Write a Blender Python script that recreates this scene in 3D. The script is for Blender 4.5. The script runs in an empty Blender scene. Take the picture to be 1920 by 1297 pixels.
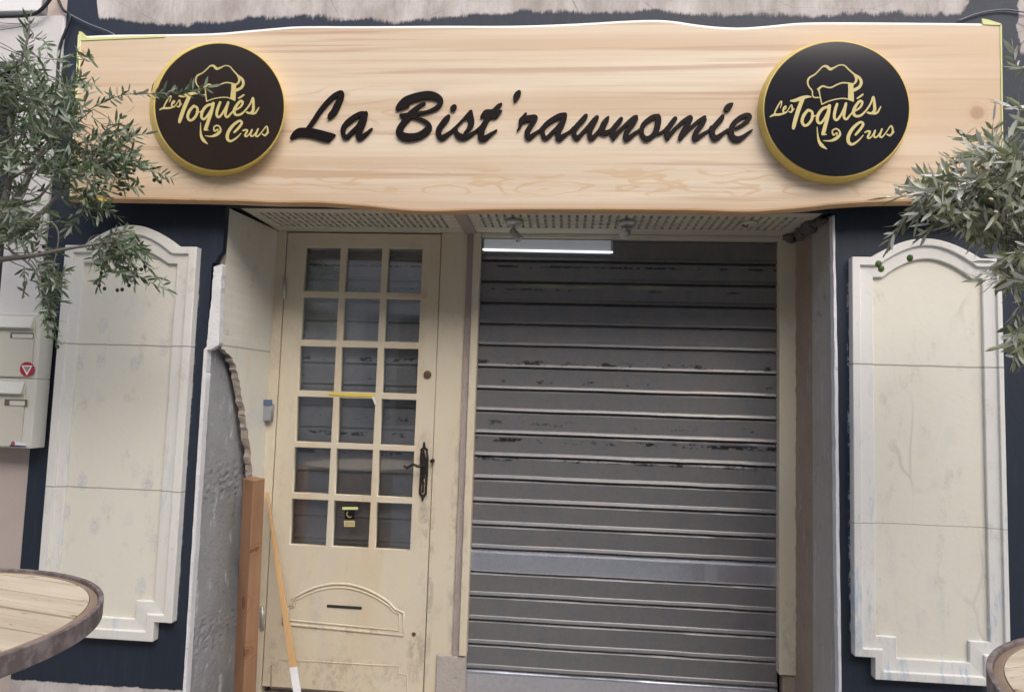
import bpy, bmesh, math, random
import numpy as np
from mathutils import Vector, Matrix, noise as mnoise
R = random.Random(7)
S = bpy.context.scene
# ------------------------------------------------------------------ camera
F = 1300.0
def _rot(yaw, pit, rol):
    cy, sy, cp, sp, cr, sr = math.cos(yaw), math.sin(yaw), math.cos(pit), math.sin(pit), math.cos(rol), math.sin(rol)
    B = np.array([[1, 0, 0], [0, 0, -1], [0, 1, 0]], float)
    return np.array([[cr, -sr, 0], [sr, cr, 0], [0, 0, 1]]) @ np.array([[1, 0, 0], [0, cp, -sp], [0, sp, cp]]) @ np.array([[cy, 0, sy], [0, 1, 0], [-sy, 0, cy]]) @ B
M = _rot(0.08217912, -0.07756328, 0.03126841)
CAM = np.array([0.0, -2.75, 1.5])
cam = bpy.data.cameras.new('camera'); co = bpy.data.objects.new('camera', cam); S.collection.objects.link(co)
cam.sensor_fit = 'HORIZONTAL'; cam.sensor_width = 36; cam.lens = F / 1920 * 36; cam.clip_start = 0.02; cam.clip_end = 300
mw = Matrix.Identity(4)
for i in range(3):
    mw[i][0] = M[0][i]; mw[i][1] = -M[1][i]; mw[i][2] = -M[2][i]; mw[i][3] = CAM[i]
co.matrix_world = mw; S.camera = co
# ------------------------------------------------------------------ light
SUN_EL, SUN_AZ = math.radians(43), math.radians(-22)     # sun stands over the street, in front of the shop
W = bpy.data.worlds.new('World'); S.world = W; W.use_nodes = True
nt = W.node_tree; sk = nt.nodes.new('ShaderNodeTexSky'); sk.sky_type = 'NISHITA'; sk.sun_disc = False
sk.sun_elevation = SUN_EL; sk.sun_rotation = math.pi + SUN_AZ; sk.dust_density = 3.5; sk.air_density = 0.7; sk.ozone_density = 0.6
nt.links.new(sk.outputs[0], nt.nodes['Background'].inputs[0]); nt.nodes['Background'].inputs[1].default_value = 0.15
sun = bpy.data.lights.new('sun', 'SUN'); sun.energy = 1.15; sun.angle = math.radians(58); sun.color = (.985, .99, 1.0)
so = bpy.data.objects.new('sun', sun); S.collection.objects.link(so)
sd = Vector((-math.sin(SUN_AZ) * math.cos(SUN_EL), -math.cos(SUN_AZ) * math.cos(SUN_EL), math.sin(SUN_EL)))
so.rotation_euler = (-sd).to_track_quat('-Z', 'Y').to_euler()
S.view_settings.view_transform = 'Standard'; S.view_settings.look = 'None'; S.view_settings.gamma = 1
S.view_settings.exposure = 0.72
S.render.engine = 'CYCLES'
# ------------------------------------------------------------------ helpers
def P(x, y, Y=0.0):
    d = M.T @ np.array([(x - 960) / F, (y - 648.5) / F, 1.0]); return Vector(CAM + d * (Y - CAM[1]) / d[1])
def onplane(x, y, p0, n):
    d = Vector(M.T @ np.array([(x - 960) / F, (y - 648.5) / F, 1.0])); c = Vector(CAM)
    return c + d * ((p0 - c).dot(n) / d.dot(n))
OFF = {}
def thing(name, label, cat, loc=(0, 0, 0), group=None):
    o = bpy.data.objects.new(name, None); S.collection.objects.link(o); o.location = loc; o.empty_display_size = .1
    o['label'] = label; o['category'] = cat
    if group: o['group'] = group
    OFF[o.name] = Vector(loc); return o
def obj(name, me, mat=None, parent=None, bevel=0, smooth=False, label=None, seg=2):
    """me: mesh in world coordinates"""
    if isinstance(me, bmesh.types.BMesh):
        bm = me; me = bpy.data.meshes.new(name); bm.to_mesh(me); bm.free()
    if mat:
        for m in (mat if isinstance(mat, (list, tuple)) else [mat]): me.materials.append(m)
    o = bpy.data.objects.new(name, me); S.collection.objects.link(o)
    off = Vector((0, 0, 0))
    if parent: off = OFF[parent.name]; o.parent = parent
    me.transform(Matrix.Translation(-off)); OFF[o.name] = off
    if bevel:
        b = o.modifiers.new('bevel', 'BEVEL'); b.width = bevel; b.segments = seg; b.limit_method = 'ANGLE'; b.angle_limit = math.radians(35); b.harden_normals = False
    if smooth:
        for p in me.polygons: p.use_smooth = True
    if label: o['label'] = label
    return o
def top(o, label, cat, group=None, kind=None):
    if label: o['label'] = label
    if cat: o['category'] = cat
    if group: o['group'] = group
    if kind: o['kind'] = kind
    return o
def bm_box(bm, a, b, mat=0):
    x0, y0, z0 = a; x1, y1, z1 = b
    v = [bm.verts.new(c) for c in ((x0, y0, z0), (x1, y0, z0), (x1, y1, z0), (x0, y1, z0), (x0, y0, z1), (x1, y0, z1), (x1, y1, z1), (x0, y1, z1))]
    for f in ((0, 3, 2, 1), (4, 5, 6, 7), (0, 1, 5, 4), (1, 2, 6, 5), (2, 3, 7, 6), (3, 0, 4, 7)):
        bm.faces.new([v[i] for i in f]).material_index = mat
def box(a, b):
    bm = bmesh.new(); bm_box(bm, a, b); return bm
def bm_loft(bm, rings, cap0=True, cap1=True, mats=None, closed=True):
    vs = [[bm.verts.new(p) for p in r] for r in rings]; n = len(rings[0])
    for k in range(len(rings) - 1):
        for i in range(n if closed else n - 1):
            j = (i + 1) % n
            f = bm.faces.new((vs[k][i], vs[k][j], vs[k + 1][j], vs[k + 1][i]))
            if mats: f.material_index = mats(k, i)
    fs = []
    if cap0: fs.append(bm.faces.new(vs[0][::-1]))
    if cap1: fs.append(bm.faces.new(vs[-1]))
    if fs: bmesh.ops.triangulate(bm, faces=fs)
    bmesh.ops.recalc_face_normals(bm, faces=bm.faces[:])
def loft(rings, **k):
    bm = bmesh.new(); bm_loft(bm, rings, **k); return bm
def slab(pts, vec):
    """polygon (3d points) extruded along vec"""
    vec = Vector(vec); return loft([pts, [Vector(p) + vec for p in pts]])
def plate(loops, Y0, Y1, px=True, chamfer=0.0):
    """extruded polygons with holes; loops in photo pixels at plane Y0 or world (x, z)"""
    cu = bpy.data.curves.new('c', 'CURVE'); cu.dimensions = '2D'; cu.fill_mode = 'BOTH'
    cu.extrude = abs(Y1 - Y0) / 2 - chamfer; cu.bevel_depth = chamfer; cu.bevel_resolution = 1; cu.offset = -chamfer
    for lp in loops:
        w = [P(x, y, Y0) for x, y in lp] if px else [Vector((x, 0, z)) for x, z in lp]
        s = cu.splines.new('POLY'); s.points.add(len(w) - 1); s.use_cyclic_u = True
        for q, p in zip(s.points, w): q.co = (p.x, p.z, 0, 1)
    o = bpy.data.objects.new('c', cu); S.collection.objects.link(o); bpy.context.view_layer.update()
    me = bpy.data.meshes.new_from_object(o.evaluated_get(bpy.context.evaluated_depsgraph_get()))
    bpy.data.objects.remove(o); me.transform(Matrix.Translation((0, (Y0 + Y1) / 2, 0)) @ Matrix.Rotation(math.pi / 2, 4, 'X')); me.materials.clear()
    return me
def rect(x0, z0, x1, z1): return [(x0, z0), (x1, z0), (x1, z1), (x0, z1)]
def bm_tube(bm, pts, rad, seg=8, cap=True):
    pts = [Vector(p) for p in pts]; rad = rad if isinstance(rad, (list, tuple)) else [rad] * len(pts)
    rings = []; u = None
    for i, p in enumerate(pts):
        t = (pts[min(i + 1, len(pts) - 1)] - pts[max(i - 1, 0)]).normalized()
        if u is None: u = t.orthogonal().normalized()
        u = (u - t * u.dot(t)).normalized(); v = t.cross(u)
        rings.append([p + (u * math.cos(a) + v * math.sin(a)) * rad[i] for a in (2 * math.pi * k / seg for k in range(seg))])
    vs = [[bm.verts.new(q) for q in r] for r in rings]
    for k in range(len(vs) - 1):
        for i in range(seg):
            j = (i + 1) % seg; bm.faces.new((vs[k][i], vs[k][j], vs[k + 1][j], vs[k + 1][i])).smooth = True
    if cap: bm.faces.new(vs[0][::-1]); bm.faces.new(vs[-1])
def tube(pts, rad, seg=8):
    bm = bmesh.new(); bm_tube(bm, pts, rad, seg); return bm
def crom(pts, n=6, closed=False):
    p = [np.array(q, float) for q in pts]; out = []; m = len(p)
    for i in range(m if closed else m - 1):
        a, b, c, d = (p[(i - 1) % m], p[i], p[(i + 1) % m], p[(i + 2) % m]) if closed else (p[max(i - 1, 0)], p[i], p[i + 1], p[min(i + 2, m - 1)])
        for k in range(n):
            t = k / n; out.append(.5 * (2 * b + (c - a) * t + (2 * a - 5 * b + 4 * c - d) * t * t + (3 * b - a - 3 * c + d) * t ** 3))
    if not closed: out.append(p[-1])
    return out
def ink(strokes, polys=(), step=.5):
    """union of variable-width pen strokes and polygons -> smooth closed outlines (marching squares)"""
    st = [np.array(crom(s, 6)) for s in strokes]; pl = [np.array(crom(p, 4, True)) for p in polys]
    al = np.vstack([s[:, :2] for s in st] + pl) if st or pl else None
    lo = al.min(0) - 9; hi = al.max(0) + 9
    nx, ny = (int((hi[0] - lo[0]) / step) + 1, int((hi[1] - lo[1]) / step) + 1)
    X = lo[0] + np.arange(nx) * step; Y = lo[1] + np.arange(ny) * step; D = np.full((ny, nx), 4.0)
    def win(x0, x1, y0, y1):
        return max(int((x0 - lo[0]) / step) - 1, 0), min(int((x1 - lo[0]) / step) + 2, nx), max(int((y0 - lo[1]) / step) - 1, 0), min(int((y1 - lo[1]) / step) + 2, ny)
    for s in st:
        for a, b in zip(s[:-1], s[1:]):
            r = max(a[2], b[2]) / 2 + 2; i0, i1, j0, j1 = win(min(a[0], b[0]) - r, max(a[0], b[0]) + r, min(a[1], b[1]) - r, max(a[1], b[1]) + r)
            gx, gy = np.meshgrid(X[i0:i1], Y[j0:j1]); ab = b[:2] - a[:2]; L = max(ab @ ab, 1e-9)
            t = np.clip(((gx - a[0]) * ab[0] + (gy - a[1]) * ab[1]) / L, 0, 1)
            d = np.hypot(gx - a[0] - t * ab[0], gy - a[1] - t * ab[1]) - (a[2] + (b[2] - a[2]) * t) / 2
            D[j0:j1, i0:i1] = np.minimum(D[j0:j1, i0:i1], d)
    for p in pl:
        i0, i1, j0, j1 = win(p[:, 0].min() - 2, p[:, 0].max() + 2, p[:, 1].min() - 2, p[:, 1].max() + 2)
        gx, gy = np.meshgrid(X[i0:i1], Y[j0:j1]); ins = np.zeros(gx.shape, bool); dd = np.full(gx.shape, 99.)
        for a, b in zip(p, np.roll(p, -1, 0)):
            ab = b - a; t = np.clip(((gx - a[0]) * ab[0] + (gy - a[1]) * ab[1]) / max(ab @ ab, 1e-9), 0, 1)
            dd = np.minimum(dd, np.hypot(gx - a[0] - t * ab[0], gy - a[1] - t * ab[1]))
            c = ((a[1] > gy) != (b[1] > gy)); q = a[0] + (gy - a[1]) * ab[0] / (ab[1] if abs(ab[1]) > 1e-9 else 1e-9); ins ^= c & (gx < q)
        D[j0:j1, i0:i1] = np.minimum(D[j0:j1, i0:i1], np.where(ins, -dd, dd))
    D[np.abs(D) < 1e-6] = 1e-6
    I = D < 0; c = I[:-1, :-1] * 1 + I[:-1, 1:] * 2 + I[1:, 1:] * 4 + I[1:, :-1] * 8
    nxt = {}
    T = {1: ((3, 0),), 2: ((0, 1),), 3: ((3, 1),), 4: ((1, 2),), 5: ((3, 0), (1, 2)), 6: ((0, 2),), 7: ((3, 2),), 8: ((2, 3),), 9: ((2, 0),), 10: ((0, 1), (2, 3)), 11: ((2, 1),), 12: ((1, 3),), 13: ((1, 0),), 14: ((0, 3),)}
    for j, i in zip(*np.nonzero((c > 0) & (c < 15))):
        e = ((0, j, i), (1, j, i + 1), (0, j + 1, i), (1, j, i))
        for a, b in T[int(c[j, i])]: nxt[e[a]] = e[b]
    def pt(e):
        k, j, i = e
        if k == 0: t = D[j, i] / (D[j, i] - D[j, i + 1]); return (X[i] + t * step, Y[j])
        t = D[j, i] / (D[j, i] - D[j + 1, i]); return (X[i], Y[j] + t * step)
    loops = []
    while nxt:
        s = next(iter(nxt)); lp = []; e = s
        while e in nxt: lp.append(pt(e)); e = nxt.pop(e)
        lp = np.array(lp)
        if len(lp) > 10:
            lp = (np.roll(lp, 1, 0) + 2 * lp + np.roll(lp, -1, 0)) / 4; loops.append([tuple(q) for q in lp[::2]])
    return loops
# ------------------------------------------------------------------ materials
class NT:
    def __init__(s, name, rough=.7, metal=0.0, spec=.4):
        s.m = bpy.data.materials.new(name); s.m.use_nodes = True; s.t = s.m.node_tree; s.b = s.t.nodes['Principled BSDF']
        s.b.inputs['Roughness'].default_value = rough; s.b.inputs['Metallic'].default_value = metal; s.b.inputs['Specular IOR Level'].default_value = spec
        s.g = s.t.nodes.new('ShaderNodeNewGeometry').outputs['Position']
    def n(s, t, **k):
        o = s.t.nodes.new(t)
        for a, v in k.items(): setattr(o, a, v)
        return o
    def put(s, sock, v):
        if isinstance(v, (int, float)): sock.default_value = v
        elif isinstance(v, (tuple, list)): sock.default_value = tuple(v) + ((1,) if len(v) == 3 and len(sock.default_value) == 4 else ())
        else: s.t.links.new(v, sock)
    def math(s, op, a, b=0.0, c=0.0, clamp=False):
        o = s.n('ShaderNodeMath', operation=op, use_clamp=clamp); s.put(o.inputs[0], a); s.put(o.inputs[1], b); s.put(o.inputs[2], c); return o.outputs[0]
    def map(s, sc=(1, 1, 1), loc=(0, 0, 0), rot=(0, 0, 0), v=None):
        o = s.n('ShaderNodeMapping'); s.put(o.inputs[0], v or s.g); o.inputs['Scale'].default_value = sc; o.inputs['Location'].default_value = loc; o.inputs['Rotation'].default_value = rot; return o.outputs[0]
    def xz(s, sx, sz, lx=0, lz=0):
        o = s.n('ShaderNodeCombineXYZ'); q = s.sep(); s.put(o.inputs[0], s.math('MULTIPLY_ADD', q[0], sx, lx)); s.put(o.inputs[1], s.math('MULTIPLY_ADD', q[2], sz, lz)); return o.outputs[0]
    def noise(s, sc=(1, 1, 1), detail=4, rough=.55, loc=(0, 0, 0), dist=0.0):
        o = s.n('ShaderNodeTexNoise'); s.put(o.inputs['Vector'], s.map(sc, loc)); o.inputs['Scale'].default_value = 1; o.inputs['Detail'].default_value = detail
        o.inputs['Roughness'].default_value = rough; o.inputs['Distortion'].default_value = dist; return o.outputs['Fac']
    def sep(s):
        o = s.n('ShaderNodeSeparateXYZ'); s.put(o.inputs[0], s.g); return o.outputs
    def step(s, v, lo, hi):
        o = s.n('ShaderNodeMapRange', interpolation_type='SMOOTHSTEP'); s.put(o.inputs['Value'], v)
        o.inputs['From Min'].default_value = lo; o.inputs['From Max'].default_value = hi; return o.outputs[0]
    def mix(s, f, a, b, mode='MIX'):
        o = s.n('ShaderNodeMix', data_type='RGBA', blend_type=mode); s.put(o.inputs['Factor'], f); s.put(o.inputs[6], a); s.put(o.inputs[7], b); return o.outputs[2]
    def bump(s, h, st=.3, d=.01):
        o = s.n('ShaderNodeBump'); s.put(o.inputs['Height'], h); o.inputs['Strength'].default_value = st; o.inputs['Distance'].default_value = d; s.put(s.b.inputs['Normal'], o.outputs[0])
    def col(s, c): s.put(s.b.inputs['Base Color'], c); return s
def simple(name, c, rough=.6, metal=0., var=.12, sc=25, bump=0.0):
    t = NT(name, rough, metal); d = tuple(x * (1 - var) for x in c); e = tuple(min(x * (1 + var), 1) for x in c)
    t.col(t.mix(t.noise((sc,) * 3), d, e))
    if bump: t.bump(t.noise((sc * 4,) * 3), bump, .003)
    return t.m
def emit(name, c, st):
    t = NT(name); t.col(c); t.b.inputs['Emission Color'].default_value = tuple(c) + (1,); t.b.inputs['Emission Strength'].default_value = st; return t.m
def zw(y, x=900, Y=0): return P(x, y, Y).z
# painted front: dark blue brushed over raw render
def m_wall():
    t = NT('blue_paint_over_render', .55); x, y, z = t.sep()
    fc = t.n('ShaderNodeFloatCurve'); X0, X1 = P(120, 20).x, P(1925, 20).x
    pts = [(120, -60), (178, -40), (184, 30), (200, 36), (300, 47), (400, 40), (520, 28), (600, 33), (730, 40), (900, 27), (965, 24), (985, 16), (1010, 24), (1180, 21), (1350, 28), (1500, 27), (1600, 24), (1705, 25), (1755, 24), (1765, 16), (1775, 25), (1800, 26), (1820, 0), (1830, -60), (1900, -60), (1925, -60)]
    cm = fc.mapping; cv = cm.curves[0]; ZB = P(900, 100).z
    pp = [((P(a, b).x - X0) / (X1 - X0), min(max((P(a, b).z - ZB) / .5, 0), 1)) for a, b in pts]
    while len(cv.points) < len(pp): cv.points.new(.5, .5)
    for q, (a, b) in zip(cv.points, pp): q.location = (a, b); q.handle_type = 'VECTOR'
    cm.update()
    t.put(fc.inputs['Value'], t.math('DIVIDE', t.math('SUBTRACT', x, X0), X1 - X0, clamp=True))
    zb = t.math('ADD', t.math('MULTIPLY', fc.outputs[0], .5), ZB)
    nz = t.math('ADD', t.math('MULTIPLY', t.math('SUBTRACT', t.noise((70, 1, 4), 7, .75), .5), .050), t.math('MULTIPLY', t.math('SUBTRACT', t.noise((7, 1, 7), 6, .6), .5), .085))
    m = t.step(t.math('SUBTRACT', t.math('ADD', zb, nz), z), -.009, .010)
    # right of the paint: bare stone at the very edge, high up
    mr = t.step(t.math('ADD', x, t.math('MULTIPLY', t.noise((9, 1, 14), 4), .07)), P(1912, 60).x + .03, P(1912, 60).x + .036)
    mr = t.math('MULTIPLY', mr, t.step(z, zw(105, 1900), zw(95, 1900))); m = t.math('MULTIPLY', m, t.math('SUBTRACT', 1, mr))
    # plinth below the paint on the left
    zl = t.math('ADD', t.math('MULTIPLY', t.noise((30, 1, 5), 4), .02), P(200, 1285).z - .01)
    ml = t.math('MULTIPLY', t.step(t.math('SUBTRACT', zl, z), -.003, .003), t.step(x, 0, -.1)); m = t.math('MULTIPLY', m, t.math('SUBTRACT', 1, ml))
    blue = t.mix(t.noise((3, 3, 2), 5), (.012, .019, .032), (.023, .032, .051)); blue = t.mix(t.math('MULTIPLY', t.step(t.noise((40, 1, 4), 6, .7, (6, 0, 2)), .5, .75), .35), blue, (.045, .058, .085))
    scuff = t.step(t.noise((14, 1, 60), 6, .75, (3, 0, 1)), .70, .78)
    blue = t.mix(t.math('MULTIPLY', scuff, .12), blue, (.3, .32, .36))
    sp = t.step(t.noise((45, 1, 45), 3, .6, (9, 2, 5)), .78, .80); blue = t.mix(t.math('MULTIPLY', sp, .4), blue, (.4, .4, .42))
    for ex, za, zb_ in ((P(371, 480, 0).x + .006, 2.0, .55), (P(1596, 500, 0).x - .006, 2.1, .6)):
        fl = t.math('MULTIPLY', t.step(t.math('ABSOLUTE', t.math('SUBTRACT', x, ex)), .014, .004), t.step(t.noise((50, 1, 22), 6, .75, (ex, 0, 3)), .50, .58))
        fl = t.math('MULTIPLY', fl, t.math('MULTIPLY', t.step(z, za, za - .1), t.step(z, zb_, zb_ + .1))); blue = t.mix(t.math('MULTIPLY', fl, .8), blue, (.62, .62, .62))
    raw = t.mix(t.step(t.noise((5, 1, 2.2), 8, .7), .3, .7), (.33, .29, .265), (.64, .60, .57))
    raw = t.mix(t.math('MULTIPLY', t.step(t.noise((20, 1, 1.6), 6, .7, (4, 0, 4)), .5, .7), .45), raw, (.26, .22, .20))
    raw = t.mix(t.math('MULTIPLY', t.step(t.noise((60, 1, 12), 4, .7), .55, .75), .5), raw, (.30, .26, .24))
    cr = t.n('ShaderNodeTexVoronoi', feature='DISTANCE_TO_EDGE'); t.put(cr.inputs['Vector'], t.map((1.3, 1, 5), (.3, 0, .2))); cr.inputs['Scale'].default_value = 1
    wob = t.math('ADD', cr.outputs['Distance'], t.math('MULTIPLY', t.noise((9, 1, 9), 5), .02))
    raw = t.mix(t.math('MULTIPLY', t.step(wob, .016, .008), .6), raw, (.12, .10, .09))
    t.col(t.mix(m, raw, blue)); t.put(t.b.inputs['Roughness'], t.math('ADD', t.math('MULTIPLY', m, -.35), .9))
    t.bump(t.math('ADD', t.noise((60, 1, 30), 6, .7), t.math('MULTIPLY', m, .4)), .35, .004); return t.m
def m_cream(name, a, b, joints=(), blueish=0.0, patch=0.0, crack=0.0, tan=0.0, wear=()):
    t = NT(name, .62); x, y, z = t.sep()
    c = t.mix(t.noise((2.5, 2, 2), 5, .6), a, b)
    if tan: c = t.mix(t.math('MULTIPLY', t.step(t.noise((5, 5, 1.2), 4, .6, (4, 1, 2)), .45, .75), tan), c, (.58, .42, .22))
    if patch:   # rubbed filler spots over old fixings
        vo = t.n('ShaderNodeTexVoronoi', voronoi_dimensions='2D'); t.put(vo.inputs['Vector'], t.xz(7, 4.6)); vo.inputs['Scale'].default_value = 1; vo.inputs['Randomness'].default_value = .75
        d = t.math('ADD', vo.outputs['Distance'], t.math('MULTIPLY', t.math('SUBTRACT', t.noise((40, 1, 40), 5, .7), .5), .30))
        k = t.math('MULTIPLY', t.step(d, .21, .10), t.math('MULTIPLY', t.step(t.noise((2.5, 1, 2.2), 1), .36, .50), t.step(z, 2.02, 1.6)))
        c = t.mix(t.math('MULTIPLY', k, patch), c, t.mix(t.noise((90, 1, 90), 3), (.46, .44, .40), (.82, .81, .76)))
        sc = t.step(t.noise((26, 1, 7), 6, .75, (1, 0, 7)), .66, .74); c = t.mix(t.math('MULTIPLY', sc, patch * .55), c, (.42, .40, .34))
    if blueish:
        k = t.math('MULTIPLY', t.step(t.noise((16, 1, 3.2), 6, .7, (5, 0, 3)), .52, .66), t.step(z, 2.1, .7)); c = t.mix(t.math('MULTIPLY', k, blueish), c, (.42, .52, .62))
        k = t.step(t.noise((60, 8, 14), 6, .75, (2, 0, 8)), .64, .70); c = t.mix(t.math('MULTIPLY', k, blueish * .7), c, (.30, .32, .34))
    for (wx0, wz0, ax_, az_, am_) in wear:   # hand dirt, kicked and peeling places
        e1 = t.math('POWER', t.math('DIVIDE', t.math('SUBTRACT', x, wx0), ax_), 2); e2 = t.math('POWER', t.math('DIVIDE', t.math('SUBTRACT', z, wz0), az_), 2)
        m = t.math('MULTIPLY', t.step(t.math('ADD', e1, e2), 1, .1), t.step(t.noise((22, 1, 13), 7, .75, (wx0 * 9, 0, wz0)), .44, .62))
        c = t.mix(t.math('MULTIPLY', m, am_), c, t.mix(t.noise((60, 1, 40), 4, .7), (.16, .13, .10), (.44, .38, .30)))
    for z0, w in joints:
        d = t.math('ABSOLUTE', t.math('SUBTRACT', t.math('SUBTRACT', z, z0), t.math('MULTIPLY', t.noise((9, 1, 1), 4), .006)))
        k = t.step(d, w, w * .4); c = t.mix(t.math('MULTIPLY', k, .75), c, (.25, .23, .19))
    if crack:
        o = t.n('ShaderNodeTexVoronoi', feature='DISTANCE_TO_EDGE'); dn = t.n('ShaderNodeTexNoise'); t.put(dn.inputs['Vector'], t.map((7, 1, 4))); dn.inputs['Scale'].default_value = 1
        t.put(o.inputs['Vector'], t.mix(.25, t.map((5, 1, 2.2)), dn.outputs['Color'])); o.inputs['Scale'].default_value = 1
        k = t.math('MULTIPLY', t.step(o.outputs['Distance'], .022, .006), t.step(t.noise((2.2, 1, 1.4), 3, .6, (2, 0, 5)), .5, .6))
        c = t.mix(t.math('MULTIPLY', k, crack), c, (.34, .31, .27))
    c = t.mix(t.math('MULTIPLY', t.step(t.noise((11, 11, 6), 7, .75, (9, 4, 2)), .54, .70), .32), c, (.40, .36, .29))
    t.col(c); t.bump(t.noise((50, 50, 50), 6, .7), .28, .003); return t.m
def m_conc(name, a, b, w=.6, streak=(26, 26, 7)):
    t = NT(name, .9); c = t.mix(t.noise((4, 4, 3), 8, .7), a, b)
    k = t.step(t.noise(streak, 6, .7, (4, 2, 1)), .56, .72); c = t.mix(t.math('MULTIPLY', k, w), c, (.74, .75, .77))
    k = t.step(t.noise((18, 18, 14), 7, .75, (8, 1, 3)), .60, .70); c = t.mix(t.math('MULTIPLY', k, .6), c, tuple(q * .4 for q in a))
    t.col(c); t.bump(t.noise((30, 30, 30), 9, .75), .7, .012); return t.m
def m_wood(name, a, b, c3, sc=(1.1, 4, 13), k=9.0, warm=0.0, rough=.5, ax=0):
    """grain runs along world X (or Z for ax=2)"""
    t = NT(name, rough, spec=.35)
    sw = (lambda v: v) if ax == 0 else (lambda v: (v[2], v[1], v[0]))
    base = t.noise(sw((sc[0] * .5, 1, sc[2] * .55)), 6, .6); fine = t.noise(sw((sc[0] * 2.5, 8, sc[2] * 8)), 4, .6)
    fld = t.noise(sw((sc[0] * .8, 1, sc[2] * .42)), 2, .5, (3, 1, 7)); ring = t.math('SINE', t.math('MULTIPLY', fld, k * 12))
    ring = t.math('MULTIPLY', t.step(ring, .2, 1.0), t.step(t.noise(sw((.6, 1, 5)), 2, .5, (1, 5, 2)), .50, .66))
    c = t.mix(t.step(base, .38, .68), a, b); c = t.mix(t.math('MULTIPLY', t.step(t.noise(sw((sc[0] * .35, 1, sc[2] * 1.3)), 5, .6, (7, 0, 2)), .52, .72), .75), c, c3)
    c = t.mix(t.math('MULTIPLY', ring, .45), c, c3); c = t.mix(t.math('MULTIPLY', t.step(fine, .35, .75), .22), c, tuple(q * .72 for q in c3))
    t.col(c); t.bump(fine, .08, .002); return t
def Pz(x, y, z):
    d = M.T @ np.array([(x - 960) / F, (y - 648.5) / F, 1.0]); return Vector(CAM + d * (z - CAM[2]) / d[2])
# ================================================================== THE SHOP BUILDING
D = .42                                   # depth of the entrance recess
ZS = 2.272                                # soffit height
shop = thing('shop_building', 'rendered shop building painted dark blue around its recessed door and roller shutter', 'building', (-.2, .2, 0))
XB = sum(P(x, y, 0).x for x, y in ((137, 0), (90, 400), (50, 845), (37, 1065))) / 4
m_front = m_wall()
zk = zw(485, 410)
def jit(pts, a, n=6):
    """roughen a polyline of pixel points"""
    out = []
    for (x0, y0), (x1, y1) in zip(pts[:-1], pts[1:]):
        for k in range(n): t = k / n; out.append((x0 + (x1 - x0) * t + R.uniform(-a, a), y0 + (y1 - y0) * t + R.uniform(-a, a)))
    return out + [pts[-1]]
ope = [(-1.494, -.1), (-1.494, zk - .02), (-1.478, zk - .012), (-1.470, zk + .01), (-1.452, zk + .03), (-1.449, ZS), (1.020, ZS), (1.031, -.1)]
obj('wall', plate([[(XB, -.1)] + ope + [(6.2, -.1), (6.2, 6.8), (XB, 6.8)]], 0, .03, px=False), m_front, shop)
# closed dark room behind
mt_dark = simple('dark_interior', (.03, .03, .03), .9)
bm = bmesh.new(); bm_box(bm, (-2.2, .95, -.1), (2.0, 1.0, 3)); bm_box(bm, (-2.2, .5, 2.6), (2.0, .95, 2.65)); bm_box(bm, (-2.25, .05, -.1), (-2.2, 1, 2.65)); bm_box(bm, (2.0, .05, -.1), (2.05, 1, 2.65))
obj('interior_wall', bm, mt_dark, shop)
CREAM_A, CREAM_B = (.70, .67, .55), (.77, .75, .66)
DOOR_A, DOOR_B = (.59, .515, .37), (.69, .63, .50)
jl = [(P(240, 648, -.03).z, .004), (P(230, 919, -.03).z, .0035)]; jr = [(P(1740, 687, -.03).z, .0045), (P(1740, 987, -.03).z, .002)]
mt_pl = m_cream('panel_paint_a', CREAM_A, CREAM_B, jl, 0, 1.0)
mt_pr = m_cream('panel_paint_b', CREAM_A, CREAM_B, jr, .2, .3, .28)
mt_rl = m_cream('moulding_paint_a', (.69, .675, .60), (.77, .76, .72), jl, .5)
mt_rr = m_cream('moulding_paint_b', (.69, .68, .62), (.78, .77, .74), jr, .95)
def pring(Y, TL, SL, PK, SR, TR, BR, N1, N2, mirror=True):
    """outline of a moulded panel: flat shoulders, arched top, stepped bottom corners"""
    w = [P(x, y, Y) for x, y in (TL, SL, PK, SR, TR, BR, N1, N2)]
    x0, x1 = w[0].x, w[4].x; zs = (w[0].z + w[4].z + w[1].z + w[3].z) / 4; zp = w[2].z; sd_ = ((w[1].x - x0) + (x1 - w[3].x)) / 2
    zb = w[5].z; zb2 = w[7].z; nd = abs(w[6].x - w[5].x)
    pts = [(x0, zs)]; a, b = x0 + sd_, x1 - sd_
    for k in range(33): u = -1 + k / 16; pts.append(((a + b) / 2 + u * (b - a) / 2, zs + (zp - zs) * (math.cos(math.pi / 2 * u) ** .92 if abs(u) < 1 else 0)))
    pts += [(x1, zs), (x1, zb), (x1 - nd, zb), (x1 - nd, zb2), (x0 + nd, zb2), (x0 + nd, zb), (x0, zb)]
    return pts
def panel(o, m, i, mp, mr):
    at = lambda pts, Y: [Vector((x, Y, z)) for x, z in pts]
    bm = loft([at(o, .005), at(o, -.0361), at(m, -.0361), at(m, -.026), at(i, -.023), at(i, .004)], cap0=False, cap1=False)
    root = obj('moulded_panel', loft([at(i, -.010), at(i, .004)]), mp, shop)
    obj('moulding', bm, mr, root, bevel=.003)
panel(pring(-.0361, (122, 459), (163, 458), (258, 422), (340, 462), (369, 465), (320, 1168), (287, 1166), (283, 1203)),
      pring(-.0361, (137, 474), (172, 473), (256, 439), (325, 475), (353, 475), (305, 1153), (273, 1152), (268, 1184)),
      pring(-.023, (156, 492), (172, 491), (249, 465), (314, 494), (332, 496), (287, 1127), (254, 1125), (249, 1160)), mt_pl, mt_rl)
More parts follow.
